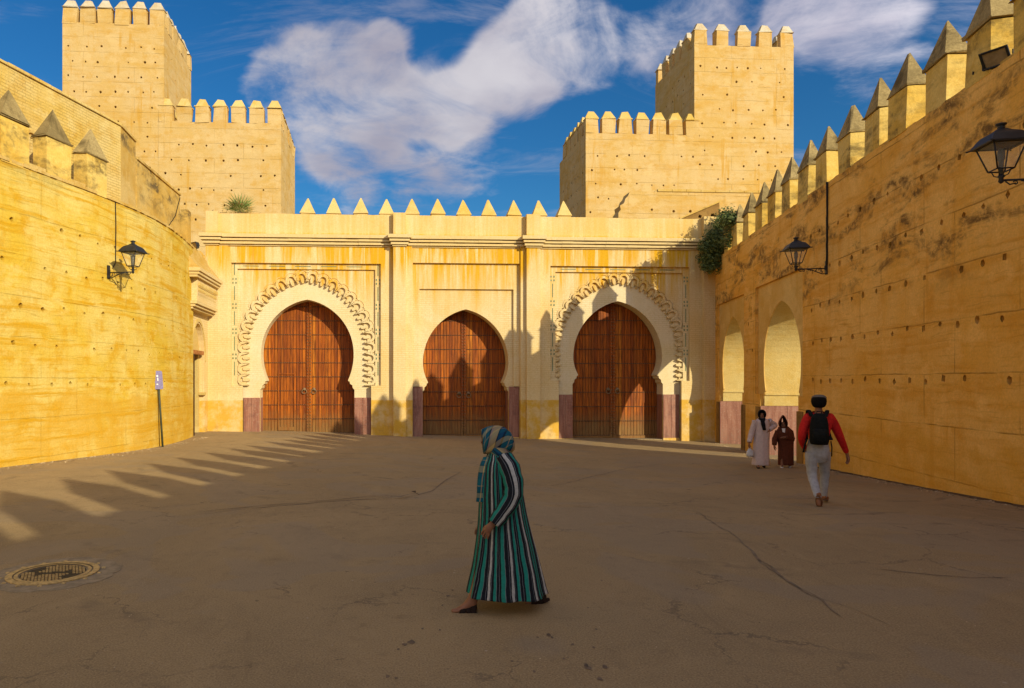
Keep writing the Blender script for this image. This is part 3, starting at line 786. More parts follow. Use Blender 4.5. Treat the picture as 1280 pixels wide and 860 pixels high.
def make_scallops(b):
    s = b.s; rx, rz = 79 * s, 86 * s
    band = MB()      # the flat moulded band the lobes stand on
    n = 60; outp = ring_path(b, rx + 5.0 * s, rz + 5.0 * s, n=n); inp = ring_path(b, rx - 2.4 * s, rz - 2.4 * s, n=n)
    for k in range(len(outp) - 1):
        band.prism([outp[k], outp[k + 1], inp[k + 1], inp[k]], lambda p: fm(p[0], p[1], .225), lambda p: fm(p[0], p[1], .33), caps=(True, False))
    # teeth on the inner edge
    B = band.build('scalloped_arch', M_facp, GATE)
    # arc length sampling for the lobes
    path = ring_path(b, rx, rz, n=240); cum = [0]
    for a, c in zip(path[:-1], path[1:]): cum.append(cum[-1] + math.hypot(a[0] - c[0], a[1] - c[1]))
    tot = cum[-1]; N = 26
    W = tot / N
    base = None
    for k in range(N):
        d = (k + .5) * W
        j = max(i for i in range(len(cum)) if cum[i] <= d); j = min(j, len(path) - 2)
        f = (d - cum[j]) / (cum[j + 1] - cum[j]); x = path[j][0] + f * (path[j + 1][0] - path[j][0]); z = path[j][1] + f * (path[j + 1][1] - path[j][1])
        tx, tz = path[j + 1][0] - path[j][0], path[j + 1][1] - path[j][1]; l = math.hypot(tx, tz); tx /= l; tz /= l
        nx, nz = -tz, tx
        mb = MB(); ro, ri = W * .53, W * .31
        def P(q): return (x + tx * q[0] + nx * q[1], z + tz * q[0] + nz * q[1])
        m = 10
        def arc(r, y0): return [P((-r * math.cos(math.pi * i / m), y0 + r * math.sin(math.pi * i / m))) for i in range(m + 1)]
        def relief(A, B, d0, d1):
            for i in range(m): mb.prism([A[i], A[i + 1], B[i + 1], B[i]], lambda p: fm(p[0], p[1], d0), lambda p: fm(p[0], p[1], d1), caps=(True, False))
        relief(arc(ro, .02), arc(ri, .02), .125, .26)                 # the lobe
        relief(arc(W * .70, .05), arc(W * .59, .05), .185, .26)       # thin fillet round it
        t_ = arc(W * .15, -.01) + [P((W * .15, -W * .30)), P((W * .08, -W * .52)), P((-W * .08, -W * .52)), P((-W * .15, -W * .30))]
        mb.prism(t_, lambda p: fm(p[0], p[1], .17), lambda p: fm(p[0], p[1], .30), caps=(True, False))     # tongue inside it
        for sg in (-1, 1):     # cusps between the lobes, tapering on to the ring
            leg = [P((sg * ro, .02)), P((sg * ri, .02)), P((sg * W * .40, -W * .26)), P((sg * W * .47, -W * .46)), P((sg * ro, -W * .46))]
            mb.prism(leg if sg > 0 else leg[::-1], lambda p: fm(p[0], p[1], .13), lambda p: fm(p[0], p[1], .30), caps=(True, False))
        mb.build('scallop', M_facp, B)
    # carved bosses at the feet of the band, and the tile pattern of the border
    mb = MB()
    for sg in (-1, 1):
        for a in range(4):
            for c in range(6):
                u = b.c + sg * (rx + (1.5 + a * 3.6 + (c % 2) * 1.6) * s); z = b.outer[2] + .05 + c * 4.4 * s
                if c > 2 and a == 0: continue
                r = 1.15 * s
                mb.prism([(u - r, z), (u, z - r), (u + r, z), (u, z + r)], lambda p: fm(p[0], p[1], .15), lambda p: fm(p[0], p[1], .24), caps=(True, False))
    o = mb.build('carved_bosses', M_ring, B); o['kind'] = 'stuff'
    mb = MB(); u0, u1, z0, z1 = b.outer; i = b.inner
    def dash(a, c, vert):
        w = .45 * s
        if vert: mb.box((a - w, .108, c[0]), (a + w, .14, c[1]))
    X = lambda p: F3(p[0], p[1], p[2])
    mb.X = X
    for uu in ((u0 + i[0]) / 2, (u1 + i[1]) / 2):
        z = z0 + .45; k = 0
        while z < z1 - .5:
            dash(uu, (z, z + .62), True); 
            for dz in (.78, .95):
                mb.box((uu - 2.6 * s, .106, z + dz - .05), (uu - 1.2 * s, .14, z + dz + .03)); mb.box((uu + 1.2 * s, .106, z + dz - .05), (uu + 2.6 * s, .14, z + dz + .03))
            z += 1.12
    u = u0 + .5
    while u < u1 - .6:
        zc = (z1 + i[3]) / 2
        mb.box((u, .108, zc - .38 * s), (u + .7, .14, zc + .38 * s)); u += 1.15
    o = mb.build('green_tile_inlay', M_green, GATE); o['kind'] = 'stuff'


make_scallops(B1); make_scallops(B3)


def make_door(b, wicket=False, label=None):
    h = b.hj + .05; z0 = b.foot - .12; z1 = b.apex + .12
    X = lambda p: F3(p[0], p[1], p[2])
    rows = [b.foot + .10]
    while rows[-1] < z1: rows.append(rows[-1] + 18.2 * b.s)
    for side in (-1, 1):
        mb = MB(X)
        a, e = (b.c - h, b.c - .012) if side < 0 else (b.c + .012, b.c + h)
        nb = 15; w = (e - a) / nb
        zz = [z0] + [r for r in rows if r < z1] + [z1]
        for k in range(nb):
            q = random.choice((0, 0, 3, 5)) if nb > 1 else 0
            for za, zb_ in ((zz[0], zz[q]), (zz[q], zz[-1])) if q else ((zz[0], zz[-1]),):
                dd = random.uniform(0, .014)
                x0, x1 = a + k * w + .009, a + (k + 1) * w - .009
                mb.box((x0, 1.02 + dd, za + .004), (x1, 1.10, zb_ - .004))
        mb.box((a, 1.065, z0), (e, 1.12, z1))
        # foot rail and meeting stile
        mb.box((a, .985, b.foot - .1), (e, 1.05, b.foot + .09))
        if side < 0: mb.box((e - .10, .99, b.foot + .09), (e, 1.05, z1))
        else: mb.box((a, .99, b.foot + .09), (a + .10, 1.05, z1))
        if wicket and side < 0:
            wx0, wx1 = FU(347.5, 1.0), FU(368, 1.0); wz0, wz1 = FZ(360, 538, 1.0), FZ(360, 467, 1.0)
            for q in (((wx0, 1.0, wz0), (wx0 + .03, 1.05, wz1)), ((wx1 - .03, 1.0, wz0), (wx1, 1.05, wz1)), ((wx0, .995, wz1 - .03), (wx1, 1.05, wz1)), ((wx0, .99, wz0), (wx1, 1.05, wz0 + .16))): mb.box(*q)
        leaf = mb.build('door_leaf', M_door, GATE)
        st = MB(X)
        for r in rows:
            if r > z1 - .05: continue
            bd = MB(X); bd.box((a, 1.013, r - .016), (e, 1.05, r + .016)); bd.build('iron_band', M_darkwood, leaf)
            n = 22
            for k in range(n):
                u = a + (k + .5) * (e - a) / n; rr = .022
                for (p, q) in (((-rr, 0), (0, -rr)), ((0, -rr), (rr, 0)), ((rr, 0), (0, rr)), ((0, rr), (-rr, 0))):
                    st.face([(u + p[0], 1.012, r + p[1]), (u + q[0], 1.012, r + q[1]), (u, .985, r)])
        z = b.foot + .2
        u = (e - .05) if side < 0 else (a + .05)
        while z < z1 - .1:
            rr = .036
            for (p, q) in (((-rr, 0), (0, -rr)), ((0, -rr), (rr, 0)), ((rr, 0), (0, rr)), ((0, rr), (-rr, 0))):
                st.face([(u + p[0], .99, z + p[1]), (u + q[0], .99, z + q[1]), (u, .95, z)])
            z += .145
        o = st.build('door_studs', M_bronze, leaf); o['kind'] = 'stuff'
        hb = MB(X); hz = FZ(383, 487) if b is B1 else (FZ(583, 492) if b is B2 else FZ(767, 487)); uc = b.c + side * .22
        n = 16
        hb.loft([[(uc + (.105 + .018 * math.cos(2 * math.pi * j / 6)) * math.sin(2 * math.pi * k / n), .965 + .018 * math.sin(2 * math.pi * j / 6), hz - .10 + (.105 + .018 * math.cos(2 * math.pi * j / 6)) * math.cos(2 * math.pi * k / n)) for j in range(6)] for k in range(n + 1)], cap=False)
        hb.loft([[(uc + r * math.cos(2 * math.pi * k / 10), y, hz + r * math.sin(2 * math.pi * k / 10)) for k in range(10)] for r, y in ((.085, 1.03), (.085, .99), (.04, .95), (.012, .935))])
        hb.build('ring_handle', M_bronze, leaf)


make_door(B1, True); make_door(B2); make_door(B3)


def make_dados():
    X = lambda p: F3(p[0], p[1], p[2])
    for b in (B1, B2, B3):
        d0 = .20 if b is B2 else .26
        for a, e in ((b.ring[0], b.c - b.hj), (b.c + b.hj, b.ring[1])):
            n = 2 if b is not B2 else 1
            for k in range(n):
                mb = MB(X); mb.box((a + (e - a) * k / n + .006, d0 - .02, b.foot - .05), (a + (e - a) * (k + 1) / n - .006, .36, b.dz - .01)); mb.build('dado_panel', M_dado, GATE)
            mb = MB(X)
            if e <= b.c: mb.box((e - .05, .37, b.foot - .05), (e + .012, .97, b.dz - .01))
            else: mb.box((a - .012, .37, b.foot - .05), (a + .05, .97, b.dz - .01))
            mb.build('dado_panel', M_dado, GATE)
            mb = MB(X); mb.box((a - .01, d0 - .05, b.foot - .5), (e + .01, .5, b.foot + .03)); mb.build('door_plinth', M_facp, GATE)
    # threshold steps
    for b in (B1, B2, B3):
        mb = MB(X); mb.box((b.c - b.hj - .02, .25, b.foot - .6), (b.c + b.hj + .02, 1.2, b.foot - .03)); mb.build('threshold', M_collar, GATE)


make_dados()


def make_trim():
    X = lambda p: F3(p[0], p[1], p[2])
    # pilasters: (px0, px1, projection)
    pil = [(258, 273, .13), (273, 285, .04), (491.5, 507, .24), (507, 515, .07), (657, 674, .24), (650.5, 657, .07), (877, 898, .24)]
    zc = lambda px, y: FZ(px, y)
    for (a, e, pr) in pil:
        mb = MB(X); top = ZTOP + (.06 if pr > .1 else -1.25)
        mb.box((FU(a), -pr, ZB), (FU(e), .02, top)); mb.build('pilaster', M_fac, GATE)
    # cornice bands run bay by bay and break forward over the pilasters
    seg = [(258, 273, .13), (273, 491.5, 0), (491.5, 507, .24), (507, 657, 0), (657, 674, .24), (674, 877, 0), (877, 898, .24)]
    zt, hh = 8.40, (.19, .13, .14, .07)
    for (a, e, pr) in seg:
        mb = MB(X); z = zt; ua, ue = FU(a), FU(e)
        ex = 1 if pr > .1 else 0
        for h, q in zip(hh, (.30, .22, .14, .06)):
            g = q * .8 * ex
            n = max(1, int((ue - ua) / .5))
            for k in range(n):
                x0, x1 = ua - g + (ue - ua + 2 * g) * k / n, ua - g + (ue - ua + 2 * g) * (k + 1) / n
                j = random.uniform(-.008, .008)
                mb.box((x0, -pr - q + j, z - h + .035), (x1, .01, z))
            z -= h
        mb.build('cornice', M_cornice, GATE)
    # the little pyramid merlons along the top
    for px in (385, 417.5, 451, 483, 515, 547, 579, 610, 642, 673, 704):
        d = .75; u = FU(px, d); zb = ZTOP; zt2 = FZ(px, 247.5 + (px - 385) * .012, d)
        j = random.uniform(-.03, .03); hw = .325
        mb = MB(X); mb.box((u - hw + .02, d - .25, zb - .02), (u + hw - .02, d + .25, zb + .17 + j))
        mb.frus((u, d), hw + .02, .30, zb + .17 + j, .025, .025, zt2 + j)
        mb.worn(.016).build('merlon', M_pyr, GATE)


make_trim()


# ------------------------------------------------------------------ right rampart
RW, RD = 8.0, (675 - CX) / FPX
RE = Vector((RD, 1, 0)).normalized(); RN = Vector((RE.y, -RE.x, 0))      # RE along the wall, RN out of the square (away from it)
def R3(y, d, z):      # y = world Y on the inner face
    return Vector((RW + RD * y, y, z)) + RN * d
def rm(y, z, d): return R3(y, d, z)
RRZ = math.atan2(RE.y, RE.x)
RIGHT = thing('rampart_wall', 'shaded orange rampart on the right with a row of pointed merlons and two arches', 'wall', tuple(R3(16, 0, -.4)), 0)


def make_right_wall():
    YA, YE, ZT = -14.0, 31.9, 7.45
    arches = [Bay(), Bay()]
    A, C = arches
    A.c, A.hw, A.zw, A.apex, A.hp, A.zp, A.hj, A.rect = 23.42, 1.80, 2.5, 4.62, 1.62, 1.60, 1.86, (21.2, 25.85, 1.45, 5.37)
    C.c, C.hw, C.zw, C.apex, C.hp, C.zp, C.hj, C.rect = 29.25, 1.66, 2.5, 4.62, 1.50, 1.60, 1.72, (27.3, 31.45, 1.45, 5.33)
    for b in arches:
        b.hole = horseshoe(b.c, b.zw, b.hw, b.apex, b.hp, b.zp, b.hj, 14)
        b.hole[0] = (b.hole[0][0], -1.7); b.hole[-1] = (b.hole[-1][0], -1.7)
    logs = []
    for z in (1.95, 3.03, 4.05, 5.08, 6.2):
        y = -3 + random.random()
        while y < 31:
            clear = not any(b.rect[0] - .3 < y < b.rect[1] + .3 and z < b.rect[3] + .3 for b in arches)
            if clear and random.random() > .1 and not (z > 6 and y > 21): logs.append(putlog(y, z + random.uniform(-.05, .05), random.uniform(.06, .085)))
            y += random.uniform(.58, .74)
    holes = []
    for b in arches:
        y0, y1, z0, z1 = b.rect
        a, e = b.c - b.hj, b.c + b.hj
        holes.append([(a, -1.75), (a, z0), (y0, z0), (y0, z1), (y1, z1), (y1, z0), (e, z0), (e, -1.75)])
    top = [(YE + (YA - YE) * k / 240.0, ZT + random.uniform(-.03, .02)) for k in range(241)]
    mb = MB()
    panel(mb, [(YA, -1.8), (YE, -1.8)] + top, holes, rm, 0, .10, logs, side_outer=False)
    # top walk, outer face and ends
    for k in range(240): mb.face([rm(*top[k], 0), rm(top[k][0], top[k][1], .95), rm(top[k + 1][0], top[k + 1][1], .95), rm(*top[k + 1], 0)][::-1])
    ends = [(YA, -1.8), (YE, -1.8), (YE, ZT), (YA, ZT)]
    oh = []
    for b in arches:
        h = horseshoe(b.c, b.zw, b.hw + .012, b.apex + .012, b.hw + .008, b.zp, b.hw + .010, 14); h[0] = (h[0][0], -1.75); h[-1] = (h[-1][0], -1.75); oh.append(h)
    panel(mb, ends, oh, rm, .95, None)
    mb.face([rm(YA, -1.8, 0), rm(YA, ZT, 0), rm(YA, ZT, .95), rm(YA, -1.8, .95)]); mb.face([rm(YE, -1.8, 0), rm(YE, ZT, 0), rm(YE, ZT, .95), rm(YE, -1.8, .95)])
    mb.build('wall', M_right, RIGHT)
    for b in arches:
        y0, y1, z0, z1 = b.rect
        mb = MB(); panel(mb, [(b.c - b.hj - .02, -1.75), (b.c - b.hj - .02, z0 - .02), (y0 - .02, z0 - .02), (y0 - .02, z1 + .02), (y1 + .02, z1 + .02), (y1 + .02, z0 - .02), (b.c + b.hj + .02, z0 - .02), (b.c + b.hj + .02, -1.75)], [[(x, z) for x, z in b.hole]], rm, .10, .14, side_outer=False)
        mb.build('arch_panel', M_right2, RIGHT)
        mb = MB(); rh = horseshoe(b.c, b.zw, b.hw, b.apex, b.hw - .004, b.zp, b.hw - .002, 14); rh[0] = (rh[0][0], -1.7); rh[-1] = (rh[-1][0], -1.7)
        panel(mb, [(b.c - 3, -1.75), (b.c - 3, 6.0), (b.c + 2.6, 6.0), (b.c + 2.6, -1.75)], [rh], rm, .14, 1.5)
        panel(mb, [(b.c - 3, -1.75), (b.c - 3, 6.0), (b.c + 2.6, 6.0), (b.c + 2.6, -1.75)], [rh], rm, 1.5, None)
        mb.build('arch_reveal', M_jamb, RIGHT)
        # far jamb runs on as a wing wall behind the rampart
        e = b.c + b.hw + .004
        mb = MB(lambda p: R3(p[1], p[0], p[2])); mb.box((1.505, e, -1.8), (2.7, e + .55, 6.3)); mb.build('wing_wall', M_jamb, RIGHT)
        mb = MB(lambda p: R3(p[1], p[0], p[2])); mb.box((.12, e - .03, 1.02), (2.69, e + .002, 1.40)); mb.box((.12, e - .07, 1.40), (2.69, e + .002, 1.47)); mb.build('jamb_ledge', M_jamb, RIGHT)
        for k in range(3):
            x0 = -.02 + k * .90
            mb = MB(lambda p: R3(p[1], p[0], p[2])); mb.box((x0 + .006, e - .05, -1.5), (x0 + .894, e + .004, 1.01)); mb.build('dado_panel', M_dado, RIGHT)
        for sgn, yy in ((-1, b.c - b.hj), (1, b.c + b.hj)):
            mb = MB(lambda p: R3(p[1], p[0], p[2]))
            wd = .42
            ya, yb = (yy - wd, yy + .03) if sgn < 0 else (yy - .03, yy + wd)
            mb.box((-.045, ya, -1.5), (.3 if sgn < 0 else -.03, yb, .98)); mb.build('jamb_foot', M_pier, RIGHT)
    # merlons with pyramid caps
    ys = [-12.2, -10.6, -9.0, -7.5, -5.95, -4.34, -2.62, -1.07, .59, 2.16, 3.83, 5.47, 6.89, 8.73, 10.15, 11.40, 12.72, 14.11, 15.56, 16.83, 18.34, 19.84, 21.2, 22.7, 24.14, 25.57, 27.1, 28.66, 30.02]
    for y in ys:
        hl = .40 if y > 9.5 else .43
        j = random.uniform(-.04, .04); zc = 8.36 + j * .5; zt = 9.20 + (.12 if y < 9 else 0) + j
        fr = lambda p: R3(p[1], p[0], p[2])
        mb = MB(fr); t0 = .012; th = .42
        mb.box((t0, y - hl, 7.38), (t0 + th, y + hl, zc)); o = mb.worn(.032).build('merlon', M_merlon, RIGHT)
        mb = MB(fr); mb.box((t0 - .035, y - hl - .035, zc), (t0 + th + .035, y + hl + .035, zc + .035))
        mb.frus((t0 + th / 2, y), th / 2 + .02, hl + .02, zc + .035, .02, .02, zt); mb.worn(.02).build('merlon_cap', M_cap, o)
        mb = MB(fr); mb.box((t0 + .05, y + hl, 7.40), (t0 + th - .06, y + hl + .66, 7.50 + random.uniform(-.02, .03))) if y < 29 else None
        if mb.f: mb.build('walk_sill', M_cope, RIGHT)
    return arches


M_right2 = earth_mat('arch_panel_plaster', (.90, .62, .22), (.84, .52, .14), (.70, .38, .05), bed=2, bed_amt=.3, patch=.4, joint_amt=0, drip=.4, seed=23, k=.9, base=(.9, (.58, .28, .05), .6))
M_jamb = earth_mat('bright_jamb_limewash', (.88, .68, .28), (.84, .58, .18), (.76, .46, .07), bed=1.5, bed_amt=.25, patch=.35, joint_amt=0, drip=.3, seed=27)
M_pier = earth_mat('stained_shaded_plaster', (.50, .30, .09), (.36, .20, .06), (.18, .10, .035), bed=1.5, bed_amt=.4, patch=.6, joint_amt=0, drip=.6, seed=29)
ARCHES = make_right_wall()


# ------------------------------------------------------------------ left rampart (bends away half way along)
LP = [(-18.0, -14.0), (-12.5, 6.0), (-9.8, 16.4), (-8.97, 19.6), (-8.62, 21.4), (-8.50, 22.6), (-8.48, 24.0), (-8.60, 25.7), (-8.80, 27.3), (-8.84, 27.62)]
LS = [0.0]
for a, b in zip(LP[:-1], LP[1:]): LS.append(LS[-1] + math.hypot(a[0] - b[0], a[1] - b[1]))
def lpt(s):
    s = min(max(s, 0), LS[-1] - 1e-6); i = max(k for k in range(len(LS) - 1) if LS[k] <= s); f = (s - LS[i]) / (LS[i + 1] - LS[i])
    return Vector((LP[i][0] + f * (LP[i + 1][0] - LP[i][0]), LP[i][1] + f * (LP[i + 1][1] - LP[i][1]), 0))
def lnorm(s):
    d = lpt(min(s + .6, LS[-1])) - lpt(max(s - .6, 0)); d.normalize(); return Vector((-d.y, d.x, 0))     # away from the square
def L3(s, d, z): return lpt(s) + lnorm(s) * d + Vector((0, 0, z))
def lm(s, z, d): return L3(s, d, z)
def ls_of_px(px):      # arc length of the wall point seen in a column of the photograph
    best = min((abs((lpt(k * .02).x / lpt(k * .02).y) * FPX + CX - px), k * .02) for k in range(int(20 / .02), int(LS[-1] / .02)) if lpt(k * .02).y > 3)
    return best[1]


LEFT = thing('rampart_wall', 'sunlit yellow rampart on the left that bends towards the gate', 'wall', tuple(L3(ls_of_px(60), 0, -.1)), 0)


def make_left_wall():
    ZT = 7.2; S1 = LS[-1]
    logs = []
    for z in (1.84, 2.80, 3.78, 4.78, 5.83):
        s = 22 + random.random()
        while s < S1 - .5:
            if random.random() > .12: logs.append(putlog(s, z + random.uniform(-.05, .05), random.uniform(.045, .078)))
            s += random.uniform(.62, .82)
    n = 200; top = [(S1 - S1 * k / n, ZT + random.uniform(-.03, .025)) for k in range(n + 1)]
    lines = [[(s, -1.0), (s, ZT - .1)] for s in [21 + .5 * k for k in range(int((S1 - 21) / .5))]]
    mb = MB(); panel(mb, [(0, -1.2), (20.9, -1.2), (S1, -1.2)] + top, [], lm, 0, None, logs, lines=lines)
    for k in range(n): mb.face([lm(*top[k], 0), lm(*top[k + 1], 0), lm(top[k + 1][0], top[k + 1][1], 1.9), lm(top[k][0], top[k][1], 1.9)])
    mb.face([lm(S1, -1.2, 0), lm(S1, -1.2, 1.9), lm(S1, ZT, 1.9), lm(S1, ZT, 0)])
    mb.build('wall', M_left, LEFT)
    mb = MB()       # thin worn coping along the edge
    for k in range(n):
        s0, s1 = top[k + 1][0], top[k][0]
        if s1 < 20: continue
        h = random.uniform(.0, .05); q = random.uniform(.01, .05)
        mb.prism([(s0, ZT - .03), (s1, ZT - .03), (s1, ZT + .02 + h), (s0, ZT + .02 + h)], lambda p: lm(p[0], p[1], -q), lambda p: lm(p[0], p[1], .3), caps=(True, False))
    mb.build('coping', M_cope, LEFT)
    sc = ls_of_px(58) + .42
    for k in range(-5, 2):
        s = sc + 1.42 * k; d = (lpt(s + .3) - lpt(s - .3)).normalized(); nn = Vector((-d.y, d.x, 0)); o0 = lpt(s)
        fr = lambda p: o0 + d * p[0] + nn * p[1] + Vector((0, 0, p[2]))
        hl = .42; mb = MB(fr); mb.box((-hl, -.01, ZT - .05), (hl, .40, 8.2)); m = mb.worn(.02).build('merlon', M_merlon, LEFT)
        mb = MB(fr); mb.box((-hl - .04, -.05, 8.2), (hl + .04, .44, 8.235)); mb.frus((0, .195), hl + .02, .225, 8.235, .02, .02, 9.02 + random.uniform(-.04, .03)); mb.worn(.02).build('merlon_cap', M_cap, m)
        mb = MB(fr); mb.box((hl + .002, .02, ZT - .02), (1.42 - hl - .002, .34, ZT + .14)); mb.build('walk_sill', M_cope, LEFT) if k < 1 else None


make_left_wall()


def make_back_walls():
    # tall brick wall standing behind the left merlons, returning straight back at its far end
    d = (Vector((-8.97, 19.6, 0)) - Vector((-9.8, 16.4, 0))).normalized(); nn = Vector((-d.y, d.x, 0)); o0 = Vector((-9.8, 16.4, 0)) + nn * 1.35
    L1 = 6.05
    fr = lambda p: o0 + d * p[0] + nn * p[1] + Vector((0, 0, p[2]))
    W = thing('brick_wall', 'tall pale yellow brick wall rising behind the merlons of the left rampart', 'wall', tuple(fr((2, 0, 6.5))), 0)
    mb = MB(); n = 120
    top = [(L1 - (L1 + 12) * k / n, 10.20 + random.uniform(-.02, .02)) for k in range(n + 1)]
    pl = lambda u, z, dd: fr((u, dd, z))
    panel(mb, [(-12, 5), (L1, 5)] + top, [], pl, 0, 1.1)
    panel(mb, [(-12, 5), (L1, 5), (L1, 10.2), (-12, 10.2)], [], pl, 1.1, None)
    mb.build('wall', M_brickw, W)
    mb = MB(fr)
    for k in range(24):
        x0 = -12 + (L1 + 12.0) * k / 24
        mb.box((x0, -.05, 10.19), (x0 + (L1 + 12.0) / 24 - .01, 1.15, 10.25 + random.uniform(0, .03)))
    mb.build('coping', M_brickw, W)
    mb = MB(fr)      # broken ledge in the brickwork, seen between the merlons
    for (a, e, z) in ((.75, 1.75, 8.62), (2.25, 3.1, 8.62), (-.8, .2, 8.62)):
        mb.box((a, -.09, z + .05), (e, .02, z + .12)); mb.box((a + .05, -.03, z - .06), (e - .06, .02, z + .05))
    mb.build('ledge', M_cope, W)
    def straight(P, Q, zt, back, mat, root, rough, cope):
        P, Q = Vector(P), Vector(Q); L = (Q - P).length; e = (Q - P) / L; q = Vector((-e.y, e.x, 0))
        f = lambda u, z, dd: P + e * u + q * dd + Vector((0, 0, z))
        n = 40; top = [(L * (1 - k / n), zt + random.uniform(-rough, rough)) for k in range(n + 1)]
        mb = MB(); panel(mb, [(0, 5), (L, 5)] + top, [], f, 0, back); mb.build('end_pier' if root is W else 'wall', mat, root)
        mb = MB()
        for k in range(14):
            a, b = L * k / 14, L * (k + 1) / 14 - .006; h = random.uniform(0, .03)
            mb.prism([(a, zt - .02), (b, zt - .02), (b, zt + .05 + h), (a, zt + .05 + h)], lambda p: f(p[0], p[1], -.05), lambda p: f(p[0], p[1], back + .05))
        mb.build('pier_coping' if root is W else 'coping', cope, root)
        return f
    e1 = fr((L1, 0, 0))
    straight((e1.x + .004, e1.y, 0), (-9.71, 24.1, 0), 10.2, .8, M_cope2, W, .03, M_cope)
    Wb = thing('parapet_wall', 'lower wall with black weather stains along its top, left of the gate', 'wall', (-9.72, 26.5, 7.1), 0)
    return straight((-9.68, 24.12, 0), (-9.80, 28.9, 0), 9.62, .7, M_cope, Wb, .03, M_cope)


M_cope2 = earth_mat('end_pier_plaster', (.86, .62, .24), (.80, .50, .12), (.66, .36, .05), bed=2, bed_amt=.3, patch=.5, joint_amt=0, stain=1.0, stain_z=(9.3, 10.0, 11, 12), stain_col=(.07, .055, .04), drip=.5, seed=21)
PARA = make_back_walls()


# ------------------------------------------------------------------ doorway building in the left corner
def make_portal():
    # its face looks across the square: local x runs from near to far along the wall, y = out of the wall into the square
    Wp = 7.58; VX = 475.0; dx = (VX - CX) / FPX
    e = Vector((dx, 1, 0)).normalized(); n = Vector((e.y, -e.x, 0))
    o0 = Vector((-Wp + dx * 27.3, 27.3, 0))
    fr = lambda p: o0 + e * p[0] + n * p[1] + Vector((0, 0, p[2]))
    T = thing('corner_doorway', 'yellow corner doorway with a carved canopy between the left rampart and the gate', 'doorway', tuple(fr((1.6, 0, -.4))), 0)
    pm = lambda u, z, d: fr((u, -d, z))
    Lw = 3.75
    arch = lambda hw, zs, za, c: [(c - hw, zs)] + [(c - hw + hw * (1 - math.cos(math.pi / 2 * k / 8)), zs + (za - zs) * math.sin(math.pi / 2 * k / 8)) for k in range(1, 9)] + [(c + hw * (math.cos(math.pi / 2 * k / 8)), zs + (za - zs) * math.sin(math.pi / 2 * k / 8)) for k in range(7, -1, -1)]
    c = 1.75
    ar = [(c - 1.02, -1.15)] + arch(1.02, 2.75, 4.32, c) + [(c + 1.02, -1.15)]
    mb = MB(); top = [(Lw * (1 - k / 14), 7.35 + random.uniform(-.06, .06)) for k in range(15)]
    panel(mb, [(0, -1.2), (Lw, -1.2)] + top, [ar], pm, 0, .22)
    # near end face, looking at the camera
    mb.face([fr((0, 0, -1.2)), fr((0, -1.6, -1.2)), fr((0, -1.6, 7.35)), fr((0, 0, 7.35))]); mb.face([fr((0, 0, 7.33)), fr((0, -1.6, 7.33)), fr((Lw, -1.6, 7.33)), fr((Lw, 0, 7.33))])
    mb.build('wall', M_fac, T)
    mb = MB(); dr = [(c - .98, -1.1), (c - .98, 3.15), (c + .80, 3.15), (c + .80, -1.1)]
    panel(mb, [(c - 1.1, -1.15), (c + 1.1, -1.15), (c + 1.1, 4.4), (c - 1.1, 4.4)], [dr], pm, .22, .95, side_outer=False); mb.build('recess', M_jamb, T)
    mb = MB(fr)
    for k in range(7): mb.box((c - .98 + k * .256, -.93, -1.1), (c - .98 + (k + 1) * .256 - .012, -.88, 3.15))
    mb.box((c - 1.0, -.22, -1.1), (c - .955, .10, 3.0)); mb.box((c - .955, -.20, .9), (c - .93, .06, 1.0))  # thin dark leaf added to stand for the shaded slit of the opening
    mb.build('door', M_darkwood, T)
    mb = MB(fr); mb.box((c - 1.0, -.60, 3.02), (c + .84, .02, 3.18)); mb.build('lintel', M_lintel, T)
    mb = MB(fr); mb.box((c + .84, -.21, 1.30), (c + 1.05, .06, 1.42)); mb.box((c - 1.14, -.1, 1.36), (c - 1.01, .06, 1.46)); mb.build('impost', M_jamb, T)
    mb = MB()       # raised rib round the arch
    a1, a2 = arch(1.06, 2.75, 4.38, c), arch(1.16, 2.75, 4.52, c)
    for k in range(len(a1) - 1): mb.prism([a2[k], a2[k + 1], a1[k + 1], a1[k]], lambda p: pm(p[0], p[1], -.04), lambda p: pm(p[0], p[1], .05), caps=(True, False))
    mb.build('arch_rib', M_jamb, T)
    # carved canopy: stepped mouldings, a muqarnas frieze, then mouldings again
    y0, y1 = -.55, 3.3
    def band(z0, z1, p, name='canopy_moulding', mat=M_cornice, a=y0, b=y1):
        mb = MB(fr); mb.box((a, -.02, z0), (b, p, z1)); return mb.build(name, mat, T)
    band(6.16, 6.30, .66); band(6.05, 6.16, .60, a=y0 + .06, b=y1 - .05); band(5.95, 6.05, .53, a=y0 + .1, b=y1 - .1)
    band(5.05, 5.95, .42, 'canopy_frieze', M_fac, y0 + .5, y1 - .15)
    band(4.93, 5.05, .46, a=y0 + .3, b=y1 - .12); band(4.83, 4.93, .38, a=y0 + .34, b=y1 - .16); band(4.74, 4.83, .28, a=y0 + .38, b=y1 - .2)
    mb = MB(fr)
    for r, (z, w, h) in enumerate(((5.78, .16, .16), (5.58, .16, .14), (5.38, .16, .12))):
        k = 0; u = y0 + .62
        while u < y1 - .3:
            q = .42 + .045 * (2 - r)
            mb.prism([(u, z), (u + w * .42, z), (u + w * .42, z - h * .6), (u + w * .21, z - h), (u, z - h * .6)], lambda p: (p[0], q, p[1]), lambda p: (p[0], .40, p[1]), caps=(True, False)); u += w
    o = mb.build('carved_niches', M_jamb, T); o['kind'] = 'stuff'
    mb = MB(fr)      # dirty sloping weathering above the canopy
